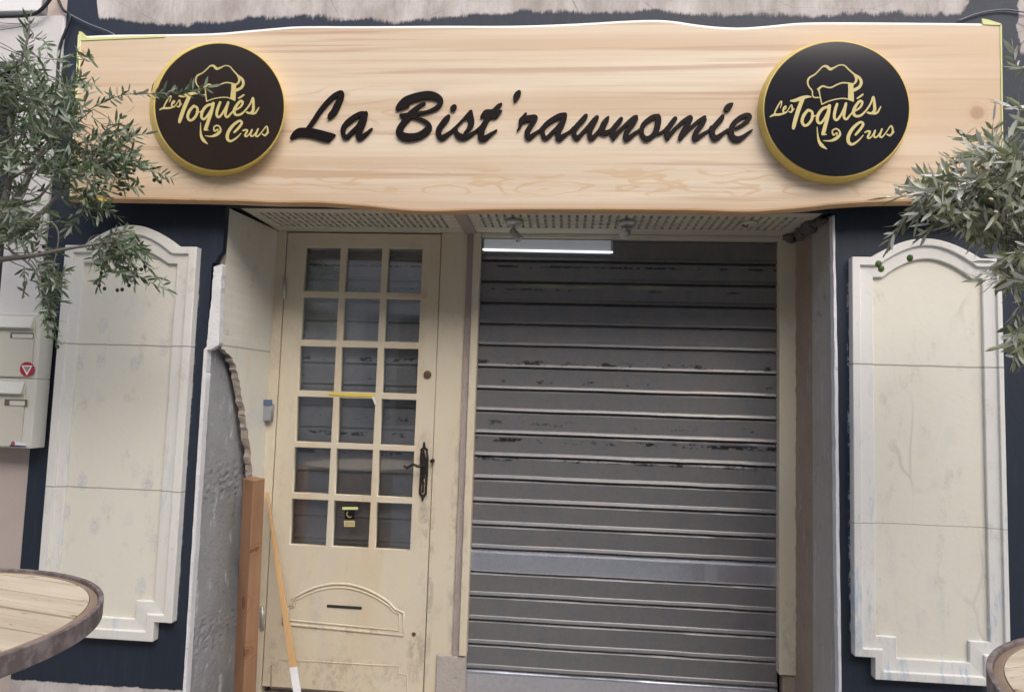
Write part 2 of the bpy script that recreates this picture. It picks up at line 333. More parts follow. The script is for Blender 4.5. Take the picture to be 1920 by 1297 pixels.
panel(pring(-.0361, (1598, 480), (1636, 480), (1748, 447), (1840, 485), (1878, 487), (1900, 1248), (1861, 1247), (1862, 1287)),
      pring(-.0361, (1613, 496), (1645, 496), (1744, 460), (1830, 501), (1869, 502), (1884, 1231), (1845, 1229), (1846, 1270)),
      pring(-.023, (1637, 519), (1653, 519), (1738, 485), (1821, 523), (1842, 524), (1859, 1204), (1820, 1202), (1820, 1242)), mt_pr, mt_rr)
# --- left reveal: old concrete, cream plaster layer with a torn edge
mt_conc = m_conc('old_concrete', (.21, .215, .225), (.50, .51, .52), .85, (16, 16, 6))
mt_conc2 = m_conc('brown_render', (.25, .175, .125), (.47, .385, .32), .3, (30, 30, 5))
mt_conc3 = m_conc('grey_render', (.36, .32, .285), (.56, .52, .48), .55, (40, 40, 4))
mt_lip = m_conc('torn_plaster', (.25, .21, .175), (.42, .37, .32), .2, (30, 30, 20))
bm = bmesh.new(); n = 110; m_ = 44; g = {}
for i in range(m_ + 1):
    for k in range(n * 3 + 1):
        u = i / m_; z = -.1 + (zk + .1) * k / (n * 3) if False else -.1 + 2.3 * k / (n * 3)
        q = Vector((-1.4945 + .030 * u, .031 + .40 * u, z)); q.x += (R.uniform(-.0007, .0007) - .005 * math.sin(z * 7 + u * 3)) * (0 < i < m_)
        g[i, k] = bm.verts.new(q)
for i in range(m_):
    for k in range(n * 3): bm.faces.new((g[i, k], g[i + 1, k], g[i + 1, k + 1], g[i, k + 1])).smooth = True
for (i, k), v in g.items():      # broken rubble lines across the concrete
    for zc, w, am in ((P(400, 905, .15).z, .05, .011), (P(400, 1185, .15).z, .07, .009)):
        if 0 < i < m_: v.co.x += R.uniform(-1, .6) * am * max(0, 1 - abs(v.co.z - zc - .05 * math.sin(i)) / w)
lr = obj('reveal', bm, mt_conc, shop, label='exposed grey concrete reveal left of the door')
mt_cr = m_cream('reveal_paint', (.66, .64, .53), (.74, .73, .66), [(P(450, 654, .2).z, .004)], .5, 0, 0, .35)
p0 = Vector((-1.449, .031, 0)); nn = Vector((.40, -.044, 0)).normalized(); nn = Vector((.39, -.044, 0)).normalized()
edge = [(x, y) for x, y in jit([(413, 492), (416, 560), (414, 620), (415, 654)], 1.5, 6)] + jit([(422, 657), (436, 670), (446, 702), (457, 760), (463, 802), (470, 850), (474, 895), (475, 950), (471, 1100), (467, 1260), (465, 1420)], 1.5, 8)
fr_ = [Vector((-1.449, .031, ZS)), Vector((-1.449, .031, zk + .02))] + [onplane(x, y, p0, nn) for x, y in edge]
fr_ = [Vector((v.x, max(v.y, .031), v.z)) for v in fr_]; zz_ = 9
for v in fr_: v.z = min(v.z, zz_ - .0005); zz_ = v.z
bm = bmesh.new(); rows = []
for i, v in enumerate(fr_):
    low = i > 27
    l = v + (Vector((-.024, -.014 + .016 * mnoise.noise(v * 31) + .008 * mnoise.noise(v * 90), 0)) if low else Vector((-.026, .003, 0)))
    l.y = max(l.y, .0312); md = (v + l) / 2 + Vector((R.uniform(-.0015, .002), R.uniform(-.0015, .001), 0)) * low
    rows.append([bm.verts.new(q) for q in (l, md, v, Vector((-1.405, .42, v.z)))])
for a, b in zip(rows[:-1], rows[1:]):
    for j in range(3): bm.faces.new((a[j], a[j + 1], b[j + 1], b[j])).material_index = 0 if j == 2 else 1
bmesh.ops.recalc_face_normals(bm, faces=bm.faces[:])
pl = bm
obj('plaster_layer', pl, [mt_cr, mt_lip], lr)
mt_bead = m_conc('white_plaster_bead', (.72, .72, .72), (.85, .85, .86), .3)
obj('plaster_bead', plate([jit([(382, 655), (342.5, 1299), (331, 1450)], .35, 40) + jit([(339, 1450), (348, 1299), (386.5, 700), (389, 648)], .7, 40)], -.004, .0295), mt_bead, lr)
obj('plaster_bead', plate([jit([(401, 500), (396, 560), (387, 655)], .8, 14) + jit([(396, 655), (411, 645), (413, 560), (417, 495)], 1.0, 14)], -.003, .0297), mt_bead, lr)
# --- right reveal
def quadsheet(a, b, z0, z1, nx=8, nz=90, amp=.003):
    bm = bmesh.new(); g = {}
    for i in range(nx + 1):
        for k in range(nz + 1):
            u = i / nx; q = Vector((a[0] + (b[0] - a[0]) * u, a[1] + (b[1] - a[1]) * u, z0 + (z1 - z0) * k / nz)); q.x += R.uniform(-amp, amp) * (0 < i < nx); g[i, k] = bm.verts.new(q)
    for i in range(nx):
        for k in range(nz): bm.faces.new((g[i, k], g[i, k + 1], g[i + 1, k + 1], g[i + 1, k])).smooth = True
    return bm
rr = obj('reveal', quadsheet((1.0315, .031), (1.012, .225), -.1, ZS), mt_conc3, shop, label='bare brown render reveal right of the shutter')
obj('render_strip', quadsheet((1.014, .226), (.997, .43), -.1, ZS), mt_conc2, rr)
obj('plaster_bead', plate([jit([(1561, 404), (1565, 700), (1568, 1000), (1573, 1299), (1575, 1450)], .9, 16) + jit([(1581, 1450), (1578, 1299), (1574, 1000), (1571, 700), (1565, 404)], .6, 12)], -.004, .0295), mt_bead, rr)
# broken corner above the right reveal
bm = bmesh.new()
for k in range(16):
    t = k / 15; c = Vector((1.012 - .03 * R.random() - .03 * t, .06 + .34 * t, ZS - .012 - .02 * R.random() * (1 - .5 * t))); s = R.uniform(.012, .03)
    mm = Matrix.Translation(c) @ Matrix.Rotation(R.random() * 6, 4, Vector((R.random(), R.random(), R.random()))) @ Matrix.Diagonal((s, s * 1.3, s * .6, 1))
    bmesh.ops.create_icosphere(bm, subdivisions=2, radius=1, matrix=mm)
for v in bm.verts: v.co += Vector((R.uniform(-1, 1), R.uniform(-1, 1), R.uniform(-1, 1))) * .003
obj('broken_render', bm, m_conc('rubble', (.07, .06, .05), (.2, .17, .15), .15), rr, smooth=True)
# --- soffit with ventilation slots
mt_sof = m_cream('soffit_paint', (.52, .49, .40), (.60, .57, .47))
wr = lambda px, py, rx, ry, am: (P(px, py, D).x, P(px, py, D).z, rx / 405, ry / 405, am)
mt_frame = m_cream('frame_paint', DOOR_A, DOOR_B, (), .12, 0, 0, .25, [wr(860, 1000, 22, 300, .5), wr(875, 700, 12, 260, .4), wr(515, 700, 12, 200, .25), wr(805, 1100, 10, 220, .5), wr(1480, 1200, 20, 120, .35)])
mt_brown = m_conc('bare_old_wood', (.29, .235, .21), (.46, .40, .365), .35, (60, 60, 4))
xd0, xd1 = -1.357, -.611                                    # door leaf
xm0 = P(877, 445, D).x; xm1 = P(889, 445, D).x; xs0, xs1 = -.420, .930; xr1 = P(1491, 445, D).x
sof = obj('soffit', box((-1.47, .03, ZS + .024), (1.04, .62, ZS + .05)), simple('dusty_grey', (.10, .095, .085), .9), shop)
bm = bmesh.new()
def slots(bm, x0, x1, ya, yb, rows, pitch, w):
    bm_box(bm, (x0, .0305, ZS), (x1, ya, ZS + .02)); bm_box(bm, (x0, yb, ZS), (x1, D + .06, ZS + .02))
    dy = (yb - ya) / rows
    for r in range(1, rows): bm_box(bm, (x0, ya + r * dy - .005, ZS - .0008), (x1, ya + r * dy + .005, ZS + .018))
    x = x0; k = 0
    while x < x1 - .001:
        ww = .05 if (k == 0) else w; bm_box(bm, (x, ya + .0002, ZS + .0012), (min(x + ww, x1), yb - .0002, ZS + .021)); x += (pitch if k else .05 + pitch - w); k += 1
    bm_box(bm, (x1 - .05, ya + .0004, ZS + .0004), (x1 - .0002, yb - .0004, ZS + .0205))
slots(bm, -1.40, xm0 - .012, .09, .33, 4, .030, .017)
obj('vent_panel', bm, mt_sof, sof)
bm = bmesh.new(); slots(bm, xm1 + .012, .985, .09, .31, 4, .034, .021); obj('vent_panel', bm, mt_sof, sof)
obj('divider', box((xm0 - .012, .031, ZS - .006), (xm1 + .012, D - .002, ZS + .02)), mt_brown, sof)
# --- frames in the plane of the door
z_dt, z_db = 1.5 + .782, 1.5 - 1.335
z_dt = ZS - .004
zsh = P(1180, 449, D).z
def Z(y, x, Y=D): return P(x, y, Y).z
obj('door_frame', box((-1.41, D, -.1), (xd0 - .003, D + .09, ZS)), mt_frame, shop, bevel=.002)
obj('door_frame', box((xd1 + .003, D, -.1), (xm0, D + .09, ZS)), mt_frame, shop, bevel=.002)
obj('mullion', box((xm0 + .0005, D - .010, .2), (xm1, D + .08, ZS)), mt_brown, shop, bevel=.002)
obj('shutter_rail', box((xm1 + .0005, D - .022, Z(1226, 868)), (xs0, D + .06, ZS - .0008)), mt_frame, shop, bevel=.003)
obj('shutter_rail', box((xs1, D - .022, Z(1262, 1478)), (xr1, D + .06, ZS - .0008)), mt_frame, shop, bevel=.003)
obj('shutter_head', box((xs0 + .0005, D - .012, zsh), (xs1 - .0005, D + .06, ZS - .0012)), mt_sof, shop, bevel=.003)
bm = bmesh.new(); bm_box(bm, (xm0 - .07, D - .012, -.1), (xs0 - .002, D + .05, Z(1228, 868)))
obj('masonry_base', bm, mt_conc3, shop, bevel=.006)
obj('masonry_base', box((xs1 + .02, D - .012, -.1), (xr1 + .01, D + .05, Z(1264, 1478))), mt_conc2, shop, bevel=.006)
# --- roller shutters
def slat_mat(name, c, rough, stain_and_glow=True, metal=.35):
    t = NT(name, rough, metal); x, y, z = t.sep()
    k = t.mix(t.noise((2, 1, 12), 4), tuple(q * .82 for q in c), c); k = t.mix(t.math('MULTIPLY', t.step(t.noise((60, 1, 60), 6, .8), .35, .7), .45), k, tuple(q * .6 for q in c))
    ban = t.step(t.noise((22, 1, 11), 2, .5), .3, .7); k = t.mix(t.math('MULTIPLY', ban, .30 if stain_and_glow else .06), k, (c[0] * 1.2, c[1] * .98, c[2] * .80))
    if stain_and_glow:
        for yy, hh, dens, amt in ((497, .006, .52, .8), (541, .006, .57, .6), (681, .012, .56, .85), (717, .010, .62, .8), (797, .014, .62, .7), (829, .011, .545, .95), (866, .009, .555, .95), (1000, .03, .72, .4)):
            zc = P(1180, yy + 4, D).z; m = t.math('MULTIPLY', t.step(t.math('ABSOLUTE', t.math('SUBTRACT', z, zc)), hh * 1.3, hh * .4), t.step(t.noise((15, 1, 24), 5, .7, (yy * .37, 0, 4)), dens - .05, dens + .03))
            k = t.mix(t.math('MULTIPLY', m, amt), k, (.014, .013, .013))
        gz = P(1150, 537, D).z; gb = t.math('MULTIPLY', t.step(t.math('ABSOLUTE', t.math('SUBTRACT', z, gz)), .016, .004), t.math('MULTIPLY', t.step(x, .62, .3), t.step(x, -.3, -.05)))  # interior light glowing through the perforations, painted as a yellow-green tint
        gb = t.math('MULTIPLY', gb, t.step(t.noise((3, 1, 14), 3), .35, .6)); k = t.mix(t.math('MULTIPLY', gb, .7), k, (.42, .50, .18))
    t.col(k); t.bump(t.noise((260, 1, 260), 2), .12, .001); return t.m
mt_slat = slat_mat('galvanised_slat', (.205, .21, .218), .38, True, .38); mt_slat2 = slat_mat('plain_slat', (.70, .73, .80), .27, False, .88); mt_slat3 = slat_mat('inner_slat', (.85, .84, .82), .6, True, 0)
ZK = [1.5 + .6500 - .0990 * k - .00022 * k * k for k in range(19)]
def curtain(name, x0, x1, Y, mats, parent, zs, special):
    bm = bmesh.new(); tops = [zs[0] + .105] + zs
    for k in range(len(tops) - 1):
        a, b = tops[k], tops[k + 1]; h = a - b
        pr = [(.012, a - .001), (.006, a - .004), (.000, a - .012), (.0004, a - .45 * h), (.0002, b + .19 * h), (-.0025, b + .15 * h), (-.006, b + .06 * h), (-.006, b + .035 * h), (.000, b + .012 * h), (.012, b + .006 * h)]
        if k in special: pr = [(.012, a - .001), (.006, a - .003), (-.004, a - .012), (-.0065, a - .020), (-.0068, b + .10 * h), (-.004, b + .03 * h), (.012, b + .004)]
        NX = 26; oy = [0.0] * (NX + 1); ph, am = R.uniform(0, 6), R.uniform(.0003, .0011)
        for j in range(NX + 1): oy[j] = am * math.sin(ph + j * R.choice((.45, .5, .55))) + R.uniform(-.00025, .00025)
        vs = [[bm.verts.new((x0 + (x1 - x0) * j / NX, Y + y + (oy[j] if i < len(pr) - 1 and i else 0), z + (oy[j] * .8 if 1 < i < len(pr) - 1 else 0))) for i, (y, z) in enumerate(pr)] for j in range(NX + 1)]
        for j in range(NX):
            for i in range(len(pr) - 1):
                f = bm.faces.new((vs[j][i], vs[j][i + 1], vs[j + 1][i + 1], vs[j + 1][i])); f.material_index = 1 if k in special else 0; f.smooth = False
        bm_box(bm, (x0, Y + .0118, b - .002), (x1, Y + .02, a + .002))
    bmesh.ops.recalc_face_normals(bm, faces=bm.faces[:])
    return obj(name, bm, mats, parent)
zs = ZK + [ZK[-1] - .112, ZK[-1] - .22]
curtain('roller_shutter', xs0 - .004, xs1 + .004, D + .022, [mt_slat, mt_slat2], shop, zs, (14, 19, 20))
curtain('inner_shutter', xd0 + .02, xd1 - .01, D + .062, [mt_slat3, mt_slat3], shop, ZK + [ZK[-1] - .1, ZK[-1] - .2], ())
obj('shutter_casing', box((xs0 - .01, D + .06, ZK[0] + .08), (xs1 + .01, D + .3, ZS + .02)), mt_dark, shop)
# --- door
wr = lambda px, py, rx, ry, am: (P(px, py, D).x, P(px, py, D).z, rx / 405, ry / 405, am)
mt_door = m_cream('door_paint', DOOR_A, DOOR_B, (), .15, 0, 0, .35, [wr(795, 870, 22, 75, .5), wr(795, 960, 14, 90, .6), wr(640, 1265, 160, 40, .5), wr(640, 1180, 110, 10, .5), wr(780, 1230, 25, 60, .55), wr(512, 1250, 20, 60, .6), wr(785, 590, 20, 110, .22), wr(770, 500, 14, 60, .2)])
xs = []
for c, (a, b) in enumerate(((574, 638), (650, 716), (728, 792))):
    a2, b2 = ((541, 610), (622, 690), (703, 768))[c]; xs.append(((P(a, 466, D).x + P(a2, 1022, D).x) / 2, (P(b, 466, D).x + P(b2, 1025, D).x) / 2))
zr = [(Z(463, 575), Z(545, 572)), (Z(557, 569), Z(636, 566)), (Z(648.5, 563), Z(731, 560)), (Z(743, 557), Z(827, 554)), (Z(838, 552), Z(923, 548)), (Z(935, 546), Z(1020, 542))]
YD = D + .004
door = obj('door', plate([rect(xd0, z_db, xd1, ZS - .006)] + [rect(a, d, b, c) for a, b in xs for c, d in zr], YD, YD + .045, px=False, chamfer=.003), mt_door, shop)
g_ = NT('window_glass', .03); g_.t.nodes.remove(g_.b); tr = g_.n('ShaderNodeBsdfTransparent'); tr.inputs[0].default_value = (.90, .92, .94, 1); gl = g_.n('ShaderNodeBsdfGlossy'); gl.inputs['Roughness'].default_value = .04
fr = g_.n('ShaderNodeFresnel'); fr.inputs[0].default_value = 1.5; mx = g_.n('ShaderNodeMixShader'); g_.put(mx.inputs[0], g_.math('ADD', g_.math('MULTIPLY', fr.outputs[0], 1.3), .10)); g_.t.links.new(tr.outputs[0], mx.inputs[1]); g_.t.links.new(gl.outputs[0], mx.inputs[2])
g_.t.links.new(mx.outputs[0], g_.t.nodes['Material Output'].inputs[0])
for a, b in xs:
    for c, d in zr: obj('window_pane', box((a - .004, YD + .016, d - .004), (b + .004, YD + .019, c + .004)), g_.m, door)
mt_iron = simple('dark_iron', (.055, .048, .042), .45, .7, .3)
mt_brass = simple('old_brass', (.20, .13, .08), .45, .7, .3)
mt_steel = simple('dull_steel', (.55, .54, .52), .45, .7, .2)
# moulded lower panel
def bead(pts, r, parent, name='moulding', closed=False, mat=None, Y=None):
    w = [P(x, y, Y or YD) for x, y in pts]
    if closed: w = w + [w[0], w[1]]
    return obj(name, tube(w, r, 8), mat or mt_door, parent)
for r, ins in ((.0065, 0), (.0045, 9)):
    L_, R_, T_, B_ = 531 + ins, 757 - ins * .9, 1088 + ins, 0
    arc = [(548 + ins * .6, 1124)] + [(548 + (742 - 548) * t, 1124 + 16 * t - 38 * math.sin(math.pi * t) ** .8 + ins * .8) for t in [k / 16 for k in range(1, 16)]] + [(740 - ins * .3, 1141 + ins * .5)]
    path = [(L_, 1169 - ins * .8), (L_ + 1, 1134 + ins * .6), (548 + ins * .5, 1134 + ins * .3)] + arc + [(R_, 1148 + ins * .2), (R_ - 1, 1190 - ins)]
    bead(path, r, door, closed=True)
bead([(508, 1288), (508, 1246), (522, 1246), (522, 1236), (748, 1248), (748, 1262), (764, 1264), (762, 1400)], .003, door)
obj('letter_slot', plate([[(613, 1133), (678, 1137), (678, 1142), (613, 1138)]], YD - .003, YD + .001), mt_dark, door)
# handle set
hp = plate(ink([[(795, 830, 3.5), (795, 837, 5)], [(790, 845, 3), (789, 860, 4.5), (792, 872, 9), (790, 885, 5), (788, 905, 4), (787, 925, 4)], [(800, 845, 3), (801, 860, 4.5), (798, 872, 9), (800, 885, 5), (799, 905, 4), (798, 925, 4)], [(789, 843, 3), (795, 839, 4), (801, 843, 3)], [(794, 850, 5), (795, 862, 7), (794, 880, 7), (793, 895, 7)], [(788, 926, 4), (793, 930, 5), (798, 926, 4)], [(792, 930, 5), (792, 937, 3)], [(792, 900, 4), (793, 912, 3), (792, 922, 4)]], (), .4), YD - .008, YD, chamfer=.001)
hd = bmesh.new(); hd.from_mesh(hp)
a = P(795, 872, YD); bm_tube(hd, [a, a + Vector((0, -.05, 0)), a + Vector((-.02, -.055, .0)), P(775, 870, YD - .05), P(763, 877, YD - .045), P(757, 873, YD - .045)], [.008, .007, .007, .006, .006, .004])
for yy in (845, 905): a = P(794, yy, YD - .008); bm_tube(hd, [a, a + Vector((0, -.006, 0))], .006)
a = P(812, 863, D); bm_tube(hd, [a, a + Vector((0, -.03, 0))], .009)
obj('handle', hd, mt_iron, door)
a = P(802, 702, YD); obj('lock', tube([a, a + Vector((0, -.008, 0)), a + Vector((0, -.012, 0))], [.018, .018, .012], 20), mt_brass, door)
a = P(776, 1188, YD); obj('lock', tube([a, a + Vector((0, -.005, 0))], [.009, .008], 14), mt_brass, door, label='small round keyhole low on the door')
for (x, y0, y1) in ((533, 522, 560), (492, 1136, 1179)):
    a, b = P(x, y0, D - .006), P(x, y1, D - .006); bm = tube([a, b], .008, 10); bm_box(bm, (a.x - .014, D - .003, b.z + .004), (a.x + .002, D + .001, a.z - .004)); obj('hinge', bm, mt_steel, door)
obj('repair_strip', plate([[(748, 553), (800, 552), (798, 559), (748, 559)]], YD - .006, YD + .005), simple('bare_softwood', (.60, .47, .33), .7), door)
# doorstep
obj('doorstep', box((-1.42, .05, -.02), (1.03, D + .3, .13)), mt_conc3, shop, bevel=.01)
# ================================================================== NEIGHBOURING BUILDING (left)
mt_stone = NT('pale_stone', .85); mt_stone.col(mt_stone.mix(mt_stone.noise((5, 5, 4), 7, .65), (.50, .48, .46), (.68, .67, .66))); mt_stone.bump(mt_stone.noise((40, 40, 40), 7, .7), .4, .004); mt_stone = mt_stone.m
mt_pink = simple('pinkish_render', (.50, .42, .37), .9, 0, .14, 5, .3); mt_wht = simple('white_render', (.74, .73, .72), .85, 0, .06, 5, .2)
nb = thing('stone_building', 'pale stone neighbouring building at the left edge, behind the mailboxes', 'building', (-3, .2, 0))
xo = P(42, 118, 0).x; zo = P(30, 118, 0).z; zm = P(30, 640, 0).z; zj = P(50, 33, 0).z
obj('wall', plate([[(-7, -.1), (XB - .001, -.1), (XB - .001, zm), (-7, zm)]], .004, .04, px=False), mt_pink, nb)
obj('pilaster', plate([[(xo, zm + .002), (XB - .001, zm + .002), (XB - .001, zj), (-7, zj), (-7, zo), (xo, zo)]], -.012, .04, px=False, chamfer=.003), mt_stone, nb)
obj('lintel', plate([[(-7, zj + .012), (P(88, 20, 0).x, zj + .012), (P(88, 20, 0).x, 6.6), (-7, 6.6)]], -.03, .04, px=False, chamfer=.004), mt_wht, nb)
obj('wall', plate([[(P(88, 20, 0).x + .003, zj + .006), (XB - .001, zj + .006), (XB - .001, 6.6), (P(88, 20, 0).x + .003, 6.6)]], .0, .04, px=False), mt_pink, nb)
obj('window', box((-7, .12, zm), (xo + .05, .16, zo + .05)), simple('dark_window', (.03, .035, .045), .25), nb)
# ================================================================== GROUND
gm = NT('paving', .85); br = gm.n('ShaderNodeTexBrick'); gm.put(br.inputs['Vector'], gm.map((1.6, 1.6, 1))); br.inputs['Scale'].default_value = 1; br.inputs['Mortar Size'].default_value = .012
br.inputs['Color1'].default_value = (.42, .40, .37, 1); br.inputs['Color2'].default_value = (.50, .48, .45, 1); br.inputs['Mortar'].default_value = (.12, .11, .1, 1)
gm.col(gm.mix(gm.math('MULTIPLY', gm.noise((3, 3, 3), 6), .5), br.outputs['Color'], (.34, .33, .31)))
bm = bmesh.new(); vs = [bm.verts.new(c) for c in ((-60, -60, 0), (60, -60, 0), (60, 30, 0), (-60, 30, 0))]; bm.faces.new(vs)
top(obj('ground', bm, gm.m), None, None, kind='structure')
# ================================================================== BUILDING ACROSS THE STREET (unseen, added to shape light and reflections)
ob = thing('unseen_facing_building', 'unseen pale house with shuttered windows across the street, added to dim low sky and reflections', 'building', (0, -8, 0))
wx = [(-9 + 3 * i, -7.9 + 3 * i) for i in range(7)]; wz = [(1.0, 2.9), (4.4, 6.4)]
obj('wall', plate([rect(-16, -.1, 15, 7.0)] + [rect(a, c, b, d) for a, b in wx for c, d in wz], -8.4, -8.0, px=False), simple('facing_render', (.56, .53, .48), .9, 0, .1, 1.5), ob)
bm = bmesh.new(); bm_box(bm, (-16, -14, -.1), (15, -8.39, 6.8)); obj('core', bm, mt_dark, ob)
for a, b in wx:
    for c, d in wz: obj('window_shutter', box((a - .5, -8.0, c), (a - .02, -7.95, d)), simple('blue_grey_shutter', (.20, .25, .27), .6) if (a, c) == (wx[0][0], wz[0][0]) else bpy.data.materials['blue_grey_shutter'], ob)
# ================================================================== THE SIGN
sign = thing('shop_sign', 'long pale wood-grain shop sign board with wavy edges above the entrance', 'sign', P(1000, 220, -.1))
YS = -.125
tp = [(150, 69), (213, 66), (308, 65), (401, 63), (462, 58), (520, 53), (568, 50), (690, 50), (830, 49), (960, 49), (1080, 45), (1187, 39), (1251, 39), (1316, 48), (1381, 52.5), (1440, 49), (1490, 44), (1548, 42.5), (1680, 43), (1780, 44), (1877, 45)]
bt = [(1881, 384), (1780, 383), (1660, 383), (1566, 388), (1522, 393), (1449, 399.5), (1390, 402), (1317, 399.5), (1200, 398), (1080, 397.5), (908, 398), (811, 401), (747, 398), (682, 391), (601, 385), (520, 384.5), (420, 381), (300, 379), (157, 377), (131, 377)]
tp = [tuple(q) for q in crom(tp, 3)]; bt = [tuple(q) for q in crom(bt, 3)]
def so_(Y, dt, db, dl=0):
    return [P(x + (dl if i == 0 else -dl if i == len(tp) - 1 else 0), y + dt, Y) for i, (x, y) in enumerate(tp)] + [P(x + (-dl if i == 0 else dl if i == len(bt) - 1 else 0), y - db, Y) for i, (x, y) in enumerate(bt)]
base_ = so_(YS + .012, 0, 0)
rings = [so_(YS, 3.6, 8.5, 1.5), so_(YS + .001, 1.2, 5, .6), base_, [v + Vector((0, .024, 0)) for v in base_]]
nt_ = len(tp)
wd = m_wood('sign_wood', (.68, .55, .39), (.75, .65, .51), (.56, .395, .27), (.55, 4, 6.5), 3.0, rough=.36)
# a knot near the right end, as printed on the board
xx, yy, zz = wd.sep(); kp = P(1832, 212, YS)
dx = wd.math('MULTIPLY', wd.math('SUBTRACT', xx, kp.x), 1.0); dz = wd.math('MULTIPLY', wd.math('SUBTRACT', zz, kp.z), 1.0)
rr_ = wd.math('SQRT', wd.math('ADD', wd.math('MULTIPLY', dx, dx), wd.math('MULTIPLY', dz, dz)))
rr_ = wd.math('ADD', rr_, wd.math('MULTIPLY', wd.noise((14, 1, 14), 3), .02))
cur = wd.b.inputs['Base Color'].links[0].from_socket
bnd = wd.noise((.22, 1, 7), 4, .55, (2, 0, 3)); cur = wd.mix(wd.math('MULTIPLY', wd.step(bnd, .47, .62), .75), cur, (.57, .42, .275))
bnd = wd.noise((.5, 1, 22), 3, .6, (5, 0, 1)); cur = wd.mix(wd.math('MULTIPLY', wd.step(bnd, .55, .66), .6), cur, (.45, .29, .19))
bnd = wd.noise((.35, 1, 45), 4, .65, (9, 0, 6)); cur = wd.mix(wd.math('MULTIPLY', wd.step(bnd, .56, .70), .45), cur, (.50, .35, .24))
za_, zb_ = P(1000, 372, YS).z, P(1000, 318, YS).z
fig = wd.math('SINE', wd.math('MULTIPLY', wd.noise((1.5, 1, 7), 3, .5, (8, 0, 5)), 75)); fig = wd.math('MULTIPLY', wd.step(fig, .45, 1), wd.math('MULTIPLY', wd.step(zz, za_, za_ + .03), wd.step(zz, zb_ + .02, zb_ - .01)))
cur = wd.mix(wd.math('MULTIPLY', fig, .6), cur, (.58, .40, .22))
fig = wd.math('SINE', wd.math('MULTIPLY', wd.noise((1.1, 1, 5), 3, .5, (1, 0, 8)), 60)); zc_ = P(700, 200, YS)
fig = wd.math('MULTIPLY', wd.step(fig, .5, 1), wd.math('MULTIPLY', wd.step(wd.math('ABSOLUTE', wd.math('SUBTRACT', zz, zc_.z)), .10, .05), wd.step(wd.math('ABSOLUTE', wd.math('SUBTRACT', xx, zc_.x)), .45, .2)))
cur = wd.mix(wd.math('MULTIPLY', fig, .45), cur, (.52, .36, .25))
cur = wd.mix(wd.math('MULTIPLY', wd.step(wd.math('ABSOLUTE', wd.math('ADD', xx, .25)), .9, 1.9), .5), cur, (.66, .47, .29))
wd.col(wd.mix(wd.math('MULTIPLY', wd.step(rr_, .046, .026), .8), wd.mix(wd.math('MULTIPLY', wd.step(wd.math('SINE', wd.math('MULTIPLY', rr_, 160)), .5, 1), wd.math('MULTIPLY', wd.step(rr_, .085, .03), .3)), cur, (.5, .33, .2)), (.42, .25, .15)))
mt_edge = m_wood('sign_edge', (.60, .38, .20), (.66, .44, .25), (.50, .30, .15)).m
mt_tophighlight = simple('sign_top_highlight', (.88, .85, .80), .3, 0, .02)  # pale chamfer colour puts the rim's sky highlight into the material
obj('board', loft(rings, mats=lambda k, i: 2 if (i < nt_ and k < 2) else (1 if k >= 1 or i >= nt_ else 0)), [wd.m, mt_edge, mt_tophighlight], sign)
for x, y in ((300, 220), (760, 220), (1250, 220), (1750, 220)): a = P(x, y, 0); obj('batten', box((a.x - .03, YS + .036, a.z - .25), (a.x + .03, -.0005, a.z + .25)), mt_brown, sign)
mt_tape = simple('yellow_green_tape', (.66, .70, .30), .5, 0, .1); mt_tape2 = simple('yellow_tape', (.74, .58, .08), .5, 0, .1)
obj('edge_tape', plate([[(148, 59), (153, 60), (160, 66), (163, 71), (230, 69), (310, 66.5), (309, 70), (230, 73), (152, 76.5), (147, 72)]], YS - .003, YS + .003), mt_tape, sign)
obj('edge_tape', plate([[(146, 66), (151, 66), (143, 230), (134, 374), (130, 374), (138, 230)]], YS - .0035, YS + .004), simple('pale_tape', (.74, .74, .42), .5), sign)
obj('edge_tape', plate([[(1842, 35), (1856, 38), (1877, 44.5), (1877, 48), (1843, 46)]], YS - .003, YS + .003), mt_tape, sign)
obj('edge_tape', plate([[(1875.5, 46), (1878.5, 46), (1882, 340), (1880, 340)]], YS - .003, YS + .003), mt_tape, sign)
obj('edge_tape', plate([[(151, 371), (200, 372), (200, 377), (150, 377)]], YS - .003, YS + .003), mt_tape2, sign)
# --- the cut-out lettering, drawn with a pen of changing width
mt_let = simple('dark_brown_letter', (.010, .0065, .006), .42, 0, .1); mt_let.node_tree.nodes['Principled BSDF'].inputs['Specular IOR Level'].default_value = .12
def T(ox, oy, s): return lambda pts: [((p[0] / s + ox), (p[1] / s + oy)) + ((p[2] / s,) if len(p) > 2 else ()) for p in pts]
A, B, C_, D_, E_, F_ = (T(q, 160, 10.667) for q in (540, 730, 860, 960, 1100, 1240))
def letter(strokes, polys=(), name='letter'):
    obj(name, plate(ink(strokes, polys, .5), YS - .0105, YS - .003, chamfer=.001), mt_let, sign)
letter([A([(405, 850, 80), (520, 690, 88), (640, 510, 92), (790, 330, 96), (920, 210, 96), (1050, 145, 95), (1066, 190, 105), (1040, 270, 118), (980, 400, 130), (915, 530, 130), (850, 600, 110), (805, 660, 45)])],
       [A([(35, 1070), (55, 1000), (110, 920), (190, 862), (280, 845), (400, 850), (500, 860), (640, 890), (780, 930), (945, 980), (900, 1050), (840, 1115), (785, 1133), (680, 1115), (540, 1070), (400, 1040), (250, 1028), (160, 1045), (70, 1082)])])
letter([A([(1560, 560, 70), (1460, 570, 105), (1320, 640, 112), (1190, 740, 108), (1110, 840, 98), (1095, 940, 95), (1130, 1030, 95), (1190, 1025, 90), (1280, 935, 88), (1390, 820, 85), (1480, 690, 100), (1530, 620, 100)]),
        A([(1560, 545, 65), (1535, 660, 85), (1490, 780, 105), (1430, 900, 120), (1400, 1010, 110), (1425, 1055, 100), (1510, 1010, 95), (1590, 945, 68), (1645, 890, 46), (1680, 860, 25)])])
